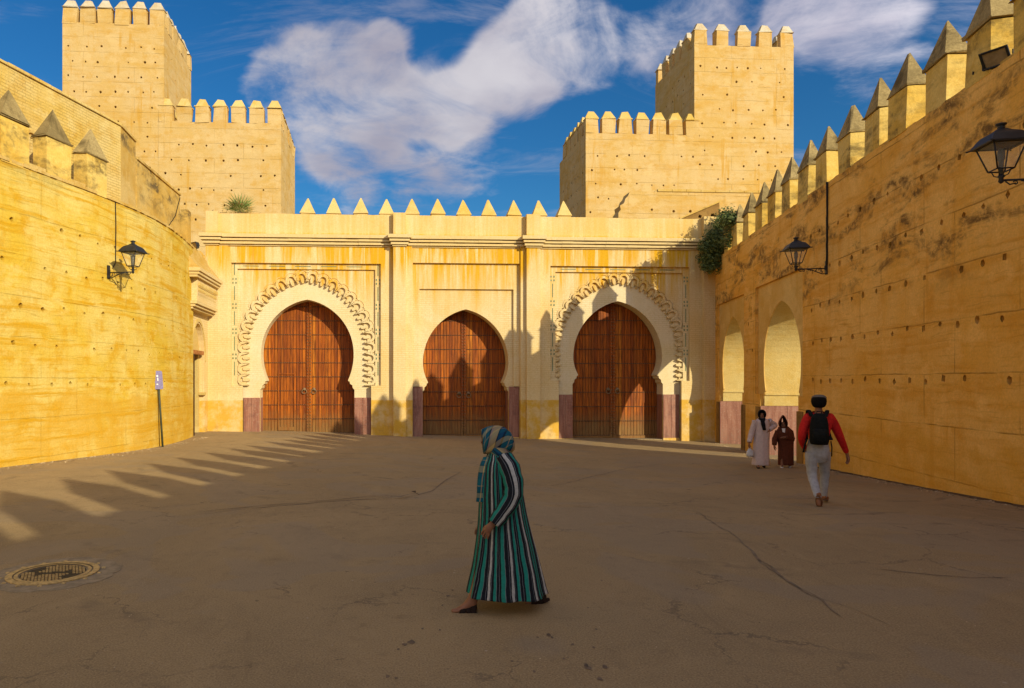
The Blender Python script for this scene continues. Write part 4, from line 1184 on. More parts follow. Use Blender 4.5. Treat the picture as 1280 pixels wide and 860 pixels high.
    for k in range(12):
        a = y0 + (y1 - y0) * k / 12; b = y0 + (y1 - y0) * (k + 1) / 12 - .004
        h = 7.35 - .5 * max(0, (k - 7) / 5) + random.uniform(-.05, .05)
        mb.prism([(.60, 6.30), (-.02, 6.30), (-.02, h), (.12, h - .1), (.22, 6.75)], lambda p: (a, p[0], p[1]), lambda p: (b, p[0], p[1]))
    mb.build('canopy_roof', M_cope, T)
    mb = MB(fr); mb.box((-.62, -.9, 4.6), (-.02, .02, 6.98)); mb.build('corner_pier', M_fac, T)
    # rubble wall closing the gap up to the gate parapet
    G = thing('infill_wall', 'low stained infill wall above the corner doorway beside the gate parapet', 'wall', tuple(fr((2.4, -1.2, 7.3))), 0)
    mb = MB(fr); 
    for k in range(8):
        mb.box((2.0 + .0 * k, -2.9 + k * .3, 7.0), (2.5, -2.9 + (k + 1) * .3 - .003, 8.75 + random.uniform(-.12, .12) + .05 * k))
    mb.build('wall', M_cope, G)
    return fr, e, n


PORT = make_portal()


# ------------------------------------------------------------------ towers
def tower_merlon(fr, c, hx, hy, zb, body, cap, root, white):
    mb = MB(fr); mb.box((c[0] - hx, c[1] - hy, zb - .03), (c[0] + hx, c[1] + hy, zb + body)); m = mb.worn(.06).build('merlon', M_tower, root)
    mb = MB(fr); mb.box((c[0] - hx - .03, c[1] - hy - .03, zb + body), (c[0] + hx + .03, c[1] + hy + .03, zb + body + .04))
    mb.frus(c, hx, hy, zb + body + .04, hx * .42, hy * .35, zb + body + cap); mb.worn(.035).build('merlon_cap', M_caplight if white else M_pyr, m)


def make_tower(name, label, corner, blocks):
    """corner: world XY of the frame origin; blocks: list of (u0,u1,depth,z merlon base,n front,n side,visible side,white)"""
    rz = FRZ + R(.4)
    e = Vector((math.cos(rz), math.sin(rz), 0)); nn = Vector((-e.y, e.x, 0)); o0 = Vector((corner[0], corner[1], 0))
    fr = lambda p: o0 + e * p[0] + nn * p[1] + Vector((0, 0, p[2]))
    T = thing(name, label, 'tower', tuple(fr((0, 0, 0))), 0)
    for bi, (u0, u1, dep, zt, nf, ns, white, zlog, nmt, off) in enumerate(blocks):
        mb = MB()
        def logs(a, b, zs):
            L = []
            for z in zs:
                u = a + random.uniform(.3, .9)
                while u < b - .3:
                    if random.random() > .22: L.append(putlog(u, z + random.uniform(-.06, .06), random.uniform(.06, .095)))
                    u += random.uniform(.65, 1.2)
            return L
        zs = [zt - .55 - .98 * k for k in range(1, 14)]
        fo = .0 + off
        fl = lambda u, z, d: fr((u, d + fo, z)); n = 24
        topf = [(u1 + (u0 - u1) * k / n, zt + random.uniform(-.03, .03)) for k in range(n + 1)]
        panel(mb, [(u0, -1), (u1, -1)] + topf, [], fl, 0, None, logs(u0, u1, zs))
        for sx, sg in ((u0, -1), (u1, 1)):
            sl = lambda v, z, d: fr((sx - sg * d, v + fo, z))
            tops = [(dep + (0 - dep) * k / n, zt + random.uniform(-.03, .03)) for k in range(n + 1)]
            panel(mb, [(0, -1), (dep, -1)] + tops, [], sl, 0, None, logs(0, dep, zs))
        mb.face([fr((u0, dep + fo, -1)), fr((u1, dep + fo, -1)), fr((u1, dep + fo, zt)), fr((u0, dep + fo, zt))])
        mb.face([fr((u0, fo, zt - .9)), fr((u1, fo, zt - .9)), fr((u1, dep + fo, zt - .9)), fr((u0, dep + fo, zt - .9))])
        # inner face of the parapet
        q = .5
        for a, b in (((u0 + q, q), (u1 - q, q)), ((u0 + q, dep - q), (u1 - q, dep - q)), ((u0 + q, q), (u0 + q, dep - q)), ((u1 - q, q), (u1 - q, dep - q))):
            mb.face([fr((a[0], a[1] + fo, zt - .9)), fr((b[0], b[1] + fo, zt - .9)), fr((b[0], b[1] + fo, zt)), fr((a[0], a[1] + fo, zt))])
        for a, b in (((u0, 0), (u1, q)), ((u0, dep - q), (u1, dep)), ((u0, q), (u0 + q, dep - q)), ((u1 - q, q), (u1, dep - q))):
            mb.face([fr((a[0], a[1] + fo, zt - .01)), fr((b[0], a[1] + fo, zt - .01)), fr((b[0], b[1] + fo, zt - .01)), fr((a[0], b[1] + fo, zt - .01))])
        mb.build('high_block' if bi == 0 else 'low_block', M_tower, T)
        hx = .46
        for k in range(nf):
            u = u0 + hx + (u1 - u0 - 2 * hx) * k / (nf - 1)
            for v in (.26, dep - .26):
                if bi == 1 and v > 1 and not (u > u0 + .5): continue
                tower_merlon(fr, (u, v + fo), hx, .25, zt, 1.02, .56, T, white)
        for sx in (u0 + .26, u1 - .26):
            for k in range(1, ns - 1):
                v = hx + (dep - 2 * hx) * k / (ns - 1)
                tower_merlon(fr, (sx, v + fo), .25, .40, zt, 1.02, .56, T, white)
    return T


# left tower: corner at px 205; right tower: corner of low block at px 732
def ucol(px, corner):      # metres along the tower front from its origin to the column px
    rz = FRZ + R(.4); e = Vector((math.cos(rz), math.sin(rz), 0)); k = (px - CX) / FPX
    return (k * corner[1] - corner[0]) / (e.x - k * e.y)
cL = at(205, 100, 46.0)[:2]; cR = at(732, 166, 48.2)[:2]
make_tower('fortress_tower', 'tall square pale earth tower with stepped lower block behind the left rampart', cL,
           [(ucol(78, cL), 0, 6.8, 25.4, 6, 7, True, 0, 0, 0), (.0 - .35, ucol(351.5, cL), 8.0, 19.05, 7, 8, False, 0, 0, -.02)])
make_tower('fortress_tower', 'tall square pale earth tower with stepped lower block behind the right end of the gate', cR,
           [(ucol(868, cR), ucol(992, cR), 6.8, 25.4, 5, 6, True, 0, 0, 0), (0, ucol(868, cR) + .3, 6.8, 19.05, 7, 7, False, 0, 0, -.02)])


def make_ruin():
    d = 5.0; X = lambda p: F3(p[0], p[1], p[2]); Z = lambda px, py: FZ(px, py, d); U = lambda px: FU(px, d)
    W = thing('ruined_wall', 'broken yellow wall with a jagged left end behind the gate parapet', 'wall', tuple(F3(U(860), d, 8)), FRZ)
    pts = [(773, 290), (773, 266), (776, 262), (775, 257), (780, 254), (782, 248), (785, 245), (787, 240), (800, 239), (818, 240), (820, 238)]
    top = [(820 + 17 * k, 238.5 + .15 * k + random.uniform(-.4, .4)) for k in range(1, 12)]
    poly = [(U(a), Z(a, b)) for a, b in pts + top + [(1010, 300)]]
    logs = [putlog(U(x), Z(x, y), .08) for x, y in ((815, 262), (842, 264), (863, 264))]
    mb = MB(); panel(mb, poly, [], lambda u, z, dd: F3(u, d + dd, z), 0, .9, logs); mb.build('wall', M_tower, W)
    mb = MB(X)
    for k in range(10):
        a, b = U(822 + 18 * k), U(822 + 18 * (k + 1)) - .02
        mb.box((a, d - .05, Z(822, 239) - .02), (b, d + .92, Z(822, 238) + .05 + random.uniform(-.03, .03)))
    mb.build('coping', M_cope, W)
    # sloping stair parapet beside it
    d2 = 1.9; U2 = lambda px: FU(px, d2); Z2 = lambda px, py: FZ(px, py, d2)
    S = thing('stair_parapet', 'sloping brown stair parapet behind the bush at the right end of the gate', 'parapet', tuple(F3(U2(880), d2, 8.5)), FRZ)
    poly = [(U2(850), Z2(850, 276)), (U2(850), Z2(850, 273.5)), (U2(899), Z2(899, 252)), (U2(902), Z2(902, 276))]
    hol = [putlog(U2(875), Z2(875, 270.5), .10), putlog(U2(891), Z2(891, 269), .11)]
    mb = MB(); panel(mb, [(U2(850), 8.6)] + poly[1:3] + [(U2(902), 8.6)], [], lambda u, z, dd: F3(u, d2 + dd, z), 0, 1.4, hol); mb.build('wall', M_pier, S)  # dark brown plaster colour stands for the shade on this face
    mb = MB(); sl = [(U2(849), Z2(849, 274.5)), (U2(849), Z2(849, 272.6)), (U2(899.5), Z2(899.5, 250.6)), (U2(899.5), Z2(899.5, 253))]
    mb.prism(sl, lambda p: F3(p[0], d2 - .12, p[1]), lambda p: F3(p[0], d2 + 1.5, p[1])); mb.build('sloping_cap', M_cope, S)


make_ruin()


# ------------------------------------------------------------------ wall lanterns
def make_lantern():
    """built at its wall mount: x runs out from the wall, z up, origin at the bracket's foot plate"""
    T = thing('wall_lantern', 'x', 'lantern')
    mb = MB(); mb.box((0, -.05, -.17), (.035, .05, .21)); mb.box((.035, -.03, -.05), (.06, .03, .08)); mb.build('wall_plate', M_iron, T)
    mb = MB()
    mb.tube([(.03, 0, .0), (.82, 0, .0)], .017, 8)
    mb.tube([(.03, 0, -.15), (.12, 0, -.15), (.24, 0, -.10), (.38, 0, -.04), (.52, 0, -.015)], .014, 6)
    for (cx, cz, r, a0, a1) in ((.17, -.05, .05, 0, 5.2), (.29, -.035, .035, 1, 6.4), (.44, -.045, .04, 0, 5.4), (.60, -.05, .038, .5, 6.0), (.13, -.10, .028, 0, 6)):
        mb.tube([(cx + r * (1 - .07 * k) * math.cos(a0 + (a1 - a0) * k / 10), 0, cz + r * (1 - .07 * k) * math.sin(a0 + (a1 - a0) * k / 10)) for k in range(11)], .010, 5)
    mb.tube([(.60, 0, -.05), (.68, 0, -.07), (.74, 0, -.02)], .011, 5)
    mb.build('bracket', M_iron, T)
    cx = .80
    def sq(r, z, rot=math.pi / 6, n=6): return [(cx + r * math.cos(rot + 2 * math.pi * k / n), r * math.sin(rot + 2 * math.pi * k / n), z) for k in range(n)]
    mb = MB(); mb.lathe((cx, 0, 0), [(.012, -.05), (.04, -.02), (.03, .03), (.055, .06), (.03, .09)], 10)
    for k in range(4):
        a = math.pi / 4 + k * math.pi / 2
        mb.tube([(cx + .02 * math.cos(a), .02 * math.sin(a), .05), (cx + .09 * math.cos(a), .09 * math.sin(a), .08), (cx + .125 * math.cos(a), .125 * math.sin(a), .16)], .009, 5)
    mb.build('finial', M_iron, T)
    s4 = lambda r, z: sq(r, z, math.pi / 4, 4)
    mb = MB()
    lo, hi = s4(.165, .16), s4(.315, .545)
    for k in range(4): mb.tube([lo[k], hi[k]], .012, 5); mb.tube([lo[k], lo[(k + 1) % 4]], .012, 5); mb.tube([hi[k], hi[(k + 1) % 4]], .012, 5)
    mb.build('cage', M_iron, T)
    mb = MB()
    for k in range(4):
        a, b, c, d = lo[k], lo[(k + 1) % 4], hi[(k + 1) % 4], hi[k]
        mb.face([a, b, c, d])
    mb.build('glass', M_glass, T)
    mb = MB(); mb.loft([s4(.40, .545), s4(.405, .565), s4(.30, .68), s4(.255, .715), s4(.13, .765), s4(.07, .80)], smooth=False)
    for k in range(4):
        p = s4(.40, .556)[k]; q = s4(.45, .552)[k]; mb.tube([p, q], .014, 5)
    mb.build('roof', M_iron, T)
    mb = MB(); mb.lathe((cx, 0, 0), [(.06, .79), (.045, .83), (.05, .85), (.075, .865), (.075, .88), (.05, .885), (.02, .90)], 10); mb.build('chimney', M_iron, T)
    mb = MB(); mb.lathe((cx, 0, 0), [(.03, .09), (.035, .3), (.05, .33), (.05, .44), (.03, .50)], 10); mb.build('lamp_holder', M_irong, T)
    return T


def copy_tree(o, parent=None):
    c = o.copy(); COL.objects.link(c)
    if parent: c.parent = parent
    for ch in list(o.children): copy_tree(ch, c)
    return c


LAN = make_lantern()
nl = lnorm(ls_of_px(135)) * -1
spots = [(L3(ls_of_px(135), -.005, 5.04), math.atan2(nl.y, nl.x), 'dark lantern on a scrolled bracket on the sunlit left rampart'),
         (R3(19.39, -.005, 5.06), math.atan2(-RN.y, -RN.x), 'black lantern on a scrolled bracket above the right hand arch'),
         (R3(10.70, -.005, 5.06), math.atan2(-RN.y, -RN.x), 'large near black lantern at the right edge on the shaded rampart')]
for i, (p, a, lab) in enumerate(spots):
    o = LAN if i == 0 else copy_tree(LAN)
    o.location = p; o.rotation_euler = (0, 0, a); tag(o, lab, 'lantern', 'wall lanterns on the ramparts')


def cable(name, pts, r, label):
    mb = MB(); P = []
    for a, b in zip(pts[:-1], pts[1:]):
        for k in range(8): P.append(Vector(a).lerp(Vector(b), k / 8) + Vector((random.uniform(-.006, .006), random.uniform(-.006, .006), 0)))
    P.append(Vector(pts[-1])); mb.tube(P, r, 6); o = mb.build(name, M_cable); tag(o, label, 'cable')


sL = ls_of_px(144)
cable('power_cable', [L3(sL, -.02, 7.20), L3(sL, -.02, 5.4), L3(sL - .15, -.02, 5.2)], .014, 'thin dark cable running down the left rampart to its lantern')
cable('power_cable', [R3(19.32, -.03, 7.45), R3(19.33, -.025, 6.3), R3(19.35, -.025, 5.15)], .026, 'black cable running down the right rampart to its lantern')
sB = ls_of_px(224)
cable('power_cable', [PARA(4.7, 9.5, -.03), PARA(4.1, 8.6, -.03), PARA(3.1, 7.9, -.03), PARA(2.2, 7.5, -.03)], .016, 'dark cable slanting over the stained parapet wall')


def make_floodlight(loc, rz, tilt, label, s=1.0):
    T = thing('floodlight', label, 'floodlight', loc, rz, 'floodlights on the walls')
    Mx = Matrix.Translation(Vector(loc)) @ Matrix.Rotation(rz, 4, 'Z') @ Matrix.Translation((0, 0, .18 * s)) @ Matrix.Rotation(tilt, 4, 'X') @ Matrix.Scale(s, 4)
    fr = lambda p: Mx @ Vector(p)
    mb = MB(fr); 
    fc = [(-.20, -.10, -.15), (.20, -.10, -.15), (.20, -.10, .15), (-.20, -.10, .15)]; bk = [(-.12, .12, -.08), (.12, .12, -.08), (.12, .12, .08), (-.12, .12, .08)]
    mb.loft([fc, [(x, y + .03, z) for x, y, z in fc], bk], smooth=False)
    mb.build('housing', M_iron, T)
    mb = MB(fr)
    for q in (((-.22, -.13, -.17), (.22, -.10, -.135)), ((-.22, -.13, .135), (.22, -.10, .17)), ((-.22, -.13, -.135), (-.18, -.10, .135)), ((.18, -.13, -.135), (.22, -.10, .135))): mb.box(*q)
    mb.build('rim', M_iron, T)
    mb = MB(fr); mb.box((-.18, -.112, -.135), (.18, -.104, .135)); mb.build('glass', M_plastic2, T)
    Mb = Matrix.Translation(Vector(loc)) @ Matrix.Rotation(rz, 4, 'Z') @ Matrix.Scale(s, 4)
    mb = MB(lambda p: Mb @ Vector(p)); mb.box((-.24, -.02, .0), (-.225, .03, .2)); mb.box((.225, -.02, .0), (.24, .03, .2)); mb.box((-.24, -.02, -.02), (.24, .03, .0)); mb.build('stand', M_iron, T)


M_plastic2 = simple_mat('floodlight_glass', (.30, .22, .12), .15, .5, .2, 5)
make_floodlight(tuple(R3(12.25, .05, 7.49)), R(-62), R(38), 'black floodlight clamped to the edge of the right rampart', .95)
make_floodlight(tuple(PORT[0]((1.0, .1, 7.30))), R(-40), R(20), 'small black floodlight on top of the corner doorway', .8)


def make_bird():
    c = R3(12.85, .03, 7.445)
    T = thing('bird', 'small dark bird perched on the edge of the right rampart', 'bird', tuple(c), R(200))
    Mx = ROOTM[T] @ Matrix.Rotation(R(-28), 4, 'Y'); fr = lambda p: Mx @ Vector(p)
    mb = MB(fr)
    prof = [(-.17, .012, .05), (-.10, .018, .055), (-.06, .035, .07), (0, .048, .085), (.05, .042, .10), (.075, .028, .118), (.10, .032, .13), (.125, .022, .13), (.14, .007, .126), (.16, .002, .122)]
    mb.loft([[(x, r * math.cos(2 * math.pi * k / 10), z + r * 1.05 * math.sin(2 * math.pi * k / 10)) for k in range(10)] for x, r, z in prof]); mb.build('body', M_bird, T)
    for s in (-1, 1):
        mb = MB(fr); mb.prism([(.05, .10), (-.02, .11), (-.13, .055), (-.06, .055), (.03, .07)], lambda p: (p[0], s * .052, p[1]), lambda p: (p[0], s * .038, p[1])); mb.build('wing', M_bird, T)
        mb = MB(lambda p: ROOTM[T] @ Vector(p)); mb.tube([(0, s * .02, .05), (.01, s * .02, 0), (.03, s * .02, -.0)], .005, 5); mb.build('leg', M_bird, T)


make_bird()


def make_sign():
    Y = lpt(ls_of_px(203.5)).y - .45; foot = at(203.5, 557, Y)
    T = thing('sign_post', 'lavender grey sign plate on a thin leaning dark post against the left rampart', 'sign', tuple(foot), 0)
    top = at(197.5, 470, Y - .05)
    mb = MB(); mb.tube([foot - Vector((0, 0, .1)), top], .035, 8); mb.build('post', M_post, T)
    c = at(196.2, 475, Y - .13); w, h = .13, .30
    ang = R(52); ux = Vector((math.cos(ang), math.sin(ang), 0)); un = Vector((math.sin(ang), -math.cos(ang), 0))
    fr = lambda p: c + ux * p[0] - un * p[1] + Vector((-.08 * p[2], 0, p[2]))
    n = 6; rr = .05; poly = []
    for (sx, sz) in ((1, 1), (-1, 1), (-1, -1), (1, -1)):
        for k in range(n + 1):
            a = {(1, 1): 0, (-1, 1): 90, (-1, -1): 180, (1, -1): 270}[(sx, sz)] + 90 * k / n
            poly.append((sx * (w * 1.6 - rr) + rr * math.cos(R(a)), sz * (h - rr) + rr * math.sin(R(a))))
    mb = MB(); mb.prism(poly, lambda p: fr((p[0], 0, p[1])), lambda p: fr((p[0], .03, p[1]))); mb.build('plate', M_lav, T)
    mb = MB(fr)      # worn pale marks on the plate
    for (x, z, a, b) in ((.02, .13, .03, .03), (.03, .02, .02, .05), (.0, -.14, .03, .02)): mb.box((x - a, -.005, z - b), (x + a, .001, z + b))
    mb.build('mark', M_white, T)


make_sign()


def make_manhole():
    c = gp(67, 717); z0 = gz(c.x, c.y)
    T = thing('manhole_cover', 'round rusty manhole cover set in a mortar patch at the lower left', 'manhole cover', (c.x, c.y, z0), 0)
    def disc(r0, r1, h, n=48, jit=0.0):
        mb = MB(); rn = [random.uniform(1 - jit, 1 + jit) for _ in range(n)]
        A = [(c.x + r0 * math.cos(2 * math.pi * k / n), c.y + r0 * math.sin(2 * math.pi * k / n), z0 + h) for k in range(n)]
        B = [(c.x + r1 * rn[k] * math.cos(2 * math.pi * k / n), c.y + r1 * rn[k] * math.sin(2 * math.pi * k / n), z0 + h) for k in range(n)]
        C = [(x, y, z0 - .05) for x, y, _ in B]
        for k in range(n):
            j = (k + 1) % n; mb.face([A[k], B[k], B[j], A[j]]); mb.face([B[k], C[k], C[j], B[j]])
        return mb
    disc(.30, .62, .005, jit=.04).build('mortar_collar', M_collar, T)
    disc(.365, .425, .016).build('frame', M_castiron, T)
    disc(.0001, .366, .004).build('cover_bed', M_castdark, T)
    disc(.315, .350, .014).build('cover_rim', M_castiron, T)
    mb = MB()      # raised lozenges of the cover
    for i in range(-9, 10):
        for j in range(-9, 10):
            x = i * .034 + (j % 2) * .017; y = j * .034; r = math.hypot(x, y)
            if r > .30 or r < .05: continue
            if (int(math.degrees(math.atan2(y, x)) // 45) + (1 if r > .17 else 0)) % 4 == 0: continue
            a, b = .014, .009
            q = [(c.x + x - a, c.y + y), (c.x + x, c.y + y - b), (c.x + x + a, c.y + y), (c.x + x, c.y + y + b)]
            mb.prism(q, lambda p: (p[0], p[1], z0 + .013), lambda p: (p[0], p[1], z0 + .003), caps=(True, False))
    o = mb.build('cover_studs', M_castiron, T); o['kind'] = 'stuff'
    mb = MB()
    for k in range(14):      # worn bolts round the frame
        a = 2 * math.pi * k / 14; mb.lathe((c.x + .46 * math.cos(a), c.y + .46 * math.sin(a), z0), [(.022, -.01), (.022, .012), (.014, .016), (.001, .017)], 7)
    o = mb.build('frame_lugs', M_castiron, T); o['kind'] = 'stuff'


make_manhole()


# ------------------------------------------------------------------ plants
def make_bush():
    c = Vector((13.95, 31.0, 7.45))
    T = thing('bush', 'dense dark green bush growing on the wall where the right rampart meets the gate', 'bush', tuple(c), 0)
    mb = MB(); cl = []
    for k in range(26):
        a = random.uniform(0, 6.28); r = random.uniform(0, .95)
        p = Vector((c.x - .1 + r * 1.05 * math.cos(a), c.y + r * math.sin(a) * .45, c.z + random.uniform(.1, 1.95) * (1 - .40 * r)))
        cl.append((p, random.uniform(.32, .55)))
        base = Vector((c.x + random.uniform(-.15, .15), c.y, c.z))
        mb.tube([base, base.lerp(p, .5) + Vector((random.uniform(-.1, .1), random.uniform(-.1, .1), .05)), p], [.03, .018, .008], 5)
    # a skirt that hangs over the edge of the wall, towards the gate
    for k in range(16):
        p = Vector((c.x - .80 + random.uniform(-.35, .30), c.y + random.uniform(-.3, .4), c.z + random.uniform(-.5, .9))); cl.append((p, random.uniform(.26, .42)))
    for k in range(5):
        p = Vector((c.x + .35 + random.uniform(-.3, .6), c.y - random.uniform(.0, .6), c.z + random.uniform(.25, .9))); cl.append((p, random.uniform(.22, .36)))
    for k in range(9):      # boughs leaning out over the last merlon
        p = R3(random.uniform(28.6, 29.9), random.uniform(-.15, .35), 7.45 + random.uniform(.25, 1.35)); cl.append((p, random.uniform(.30, .46))); mb.tube([c + Vector((0, 0, .3)), p], [.025, .008], 5)
    mb.build('stems', M_twig, T)
    lf = MB()
    for p, r in cl:
        for k in range(230):
            d = Vector((random.gauss(0, 1), random.gauss(0, 1), random.gauss(0, .85))).normalized() * r * random.uniform(.35, 1.12)
            q = p + d; s = random.uniform(.045, .085)
            nrm = (d.normalized() + Vector((random.uniform(-.7, .7), random.uniform(-.7, .7), random.uniform(-.2, .9)))).normalized()
            a = nrm.cross(Vector((random.random(), random.random(), random.random()))).normalized(); b = nrm.cross(a)
            lf.face([q - a * s, q - b * s * .42 + nrm * s * .1, q + a * s, q + b * s * .42 + nrm * s * .1])
    o = lf.build('foliage', M_leaf, T); o['kind'] = 'stuff'


make_bush()


def make_palm():
    d = .8; u = FU(300, d); c = F3(u, d, ZTOP)
    T = thing('fan_palm', 'small fan palm with dry brown fronds on top of the gate parapet', 'plant', tuple(c), 0)
    mb = MB(); mb.lathe(tuple(c), [(.10, -.05), (.13, .1), (.10, .22), (.05, .3)], 9); mb.build('stem', M_twig, T)
    for k in range(15):
        a = random.uniform(0, 6.28); el = random.uniform(.25, 1.35); L = random.uniform(.55, .85)
        dr = Vector((math.cos(a) * math.cos(el), math.sin(a) * math.cos(el), math.sin(el))); hub = c + Vector((0, 0, .15)) + dr * random.uniform(.15, .42)
        mb = MB(); mb.tube([c + Vector((0, 0, .1)), hub], .008, 4)
        s = dr.cross(Vector((0, 0, 1))).normalized(); up = s.cross(dr)
        for j in range(11):
            t = R(-75 + 15 * j); v = dr * math.cos(t) + s * math.sin(t); w = (-dr * math.sin(t) + s * math.cos(t)) * .020
            e = hub + v * L * random.uniform(.85, 1.05) + up * .03
            m_ = hub + v * L * .5 + up * .015
            mb.face([hub, m_ - w, e, m_ + w])
        mb.build('frond', M_palm if k < 9 else M_dry, T)
    lf = MB()
    for k in range(420):      # dry skirt
        a = random.uniform(0, 6.28); r = random.uniform(.02, .55); p = c + Vector((r * math.cos(a) * 1.7 + .1, r * math.sin(a) * .6, random.uniform(-.02, .20) * (1.2 - r)))
        v = Vector((random.uniform(-1, 1), random.uniform(-1, 1), random.uniform(-.1, .9))).normalized() * random.uniform(.08, .2); w = v.cross(Vector((0, 1, 0.2))).normalized() * .010
        lf.face([p - w, p + v, p + w])
    o = lf.build('dry_skirt', M_dry, T); o['kind'] = 'stuff'
    c2 = F3(FU(274, .9), .9, ZTOP)
    T2 = thing('dry_weed', 'sparse dry weed at the left end of the gate parapet', 'plant', tuple(c2), 0)
    mb = MB()
    for k in range(16):
        p = c2 + Vector((random.uniform(-.15, .35), random.uniform(-.1, .1), -.03)); q = p + Vector((random.uniform(-.25, .25), random.uniform(-.1, .1), random.uniform(.15, .42)))
        mb.tube([p, p.lerp(q, .5) + Vector((random.uniform(-.04, .04), 0, 0)), q], .006, 4)
        for j in range(7):
            r = p.lerp(q, random.uniform(.4, 1)); v = Vector((random.uniform(-1, 1), random.uniform(-1, 1), random.uniform(-.3, 1))).normalized() * .06; w = v.cross(Vector((0, 1, .3))).normalized() * .018
            mb.face([r, r + v * .5 - w, r + v, r + v * .5 + w])
    mb.build('stalks', M_dry, T2)


make_palm()


# ------------------------------------------------------------------ people
def skin_body(name, nodes, edges, mat, parent, sub=2, root='pelvis'):
    """nodes: name -> ((x,y,z), rx, ry) in world space; grows one continuous surface over the skeleton"""
    ids = list(nodes); M = ROOTM[parent].inverted()
    me = bpy.data.meshes.new(name); me.from_pydata([tuple(M @ Vector(nodes[i][0])) for i in ids], [(ids.index(a), ids.index(b)) for a, b in edges], [])
    o = bpy.data.objects.new(name, me); COL.objects.link(o)
    o.modifiers.new('Skin', 'SKIN'); 
    for i, k in enumerate(ids):
        sv = me.skin_vertices[0].data[i]; sv.radius = (nodes[k][1], nodes[k][2] if len(nodes[k]) > 2 else nodes[k][1]); sv.use_root = (k == root)
    s = o.modifiers.new('Subdivision', 'SUBSURF'); s.levels = sub; s.render_levels = sub
    dg = bpy.context.evaluated_depsgraph_get(); dg.update()
    m2 = bpy.data.meshes.new_from_object(o.evaluated_get(dg)); m2.name = name
    o.modifiers.clear(); o.data = m2
    m2.materials.clear(); m2.materials.append(mat)
    for p in m2.polygons: p.use_smooth = True
    o.parent = parent
    return o


def fingers(nodes, edges, wrist, palm, dirv, side, curl, L=.075, r=.0085, thumb=None, key='h'):
    """five unequal fingers from the palm; side = across the palm, curl = direction the fingers bend towards"""
    d = Vector(dirv).normalized(); s = Vector(side).normalized(); c = Vector(curl).normalized(); p = Vector(palm)
    for k, (off, ln) in enumerate(((-.030, .92), (-.010, 1.05), (.010, 1.0), (.028, .80))):
        b = p + d * .035 + s * off; m1 = b + d * L * .45 * ln + c * L * .15; m2 = m1 + d * L * .28 * ln + c * L * .30; 
        nodes[f'{key}f{k}a'] = (b, r * 1.1, r * 1.1); nodes[f'{key}f{k}b'] = (m1, r, r); nodes[f'{key}f{k}c'] = (m2, r * .8, r * .8)
        edges += [(palm_key(key), f'{key}f{k}a'), (f'{key}f{k}a', f'{key}f{k}b'), (f'{key}f{k}b', f'{key}f{k}c')]
    t1 = p - s * .040 + c * .015; t2 = t1 + d * .035 - s * .012 + c * .022
    nodes[f'{key}t1'] = (t1, r * 1.2, r * 1.2); nodes[f'{key}t2'] = (t2, r * .95, r * .95); edges += [(palm_key(key), f'{key}t1'), (f'{key}t1', f'{key}t2')]
def palm_key(key): return key + 'palm'


def ell_ring(c, rx, ry, n, fold=0.0, nf=9, ph=0.0, rot=0.0, tilt=(0, 0)):
    out = []
    for k in range(n):
        a = 2 * math.pi * k / n
        m = 1 + fold * (math.cos(nf * a + ph) * .6 + math.cos((nf * 2 - 3) * a + 1.7 * ph) * .25 + math.cos(4 * a + 2.2 + ph) * .4)
        x, y = rx * m * math.cos(a), ry * m * math.sin(a)
        xr, yr = x * math.cos(rot) - y * math.sin(rot), x * math.sin(rot) + y * math.cos(rot)
        out.append(Vector((c[0] + xr, c[1] + yr, c[2] + xr * tilt[0] + yr * tilt[1])))
    return out


def smooth_rows(rows, sub=3):
    """catmull-rom through rows of numbers"""
    out = []
    n = len(rows)
    for i in range(n - 1):
        p0, p1, p2, p3 = rows[max(i - 1, 0)], rows[i], rows[i + 1], rows[min(i + 2, n - 1)]
        for k in range(sub):
            t = k / sub
            out.append([.5 * (2 * b + (c - a) * t + (2 * a - 5 * b + 4 * c - d) * t * t + (3 * b - a - 3 * c + d) * t ** 3) for a, b, c, d in zip(p0, p1, p2, p3)])
    out.append(list(rows[-1])); return out


def robe(name, O, rows, mat, parent, n=72, rot=0.0, nf=9, uvscale=1.0, open_top=True):
    """rows: (z, cx, cy, rx, ry, fold) from hem upwards"""
    rr = smooth_rows(rows, 4); rings = []
    for z, cx, cy, rx, ry, fo in rr: rings.append(ell_ring((O.x + cx, O.y + cy, O.z + z), rx, ry, n, max(fo, 0), nf, ph=.8 + z * 1.5, rot=rot))
    mb = MB(); mb.loft(rings, smooth=True, cap=True, uvs=lambda k, j: (j / n * uvscale, k / 10)); 
    return mb.build(name, mat, parent)


def sleeve(name, pts, radii, mat, parent, n=16, rot=0.0):
    P = smooth_rows([list(p) + [r] for p, r in zip(pts, radii)], 4); rings = []
    V = [Vector(p[:3]) for p in P]; ref = Vector((0, -1, 0))
    for i, p in enumerate(V):
        d = (V[min(i + 1, len(V) - 1)] - V[max(i - 1, 0)]).normalized(); a = d.cross(Vector((0.2, 1, .1))).normalized(); b = a.cross(d)
        w = 1 + .05 * math.sin(i * 1.9) + .03 * math.sin(i * 3.1)
        rings.append([p + (a * math.cos(2 * math.pi * k / n + rot) + b * math.sin(2 * math.pi * k / n + rot)) * P[i][3] * w for k in range(n)])
    mb = MB(); mb.loft(rings, smooth=True, cap=True, uvs=lambda k, j: (j / n, k / 10)); return mb.build(name, mat, parent)


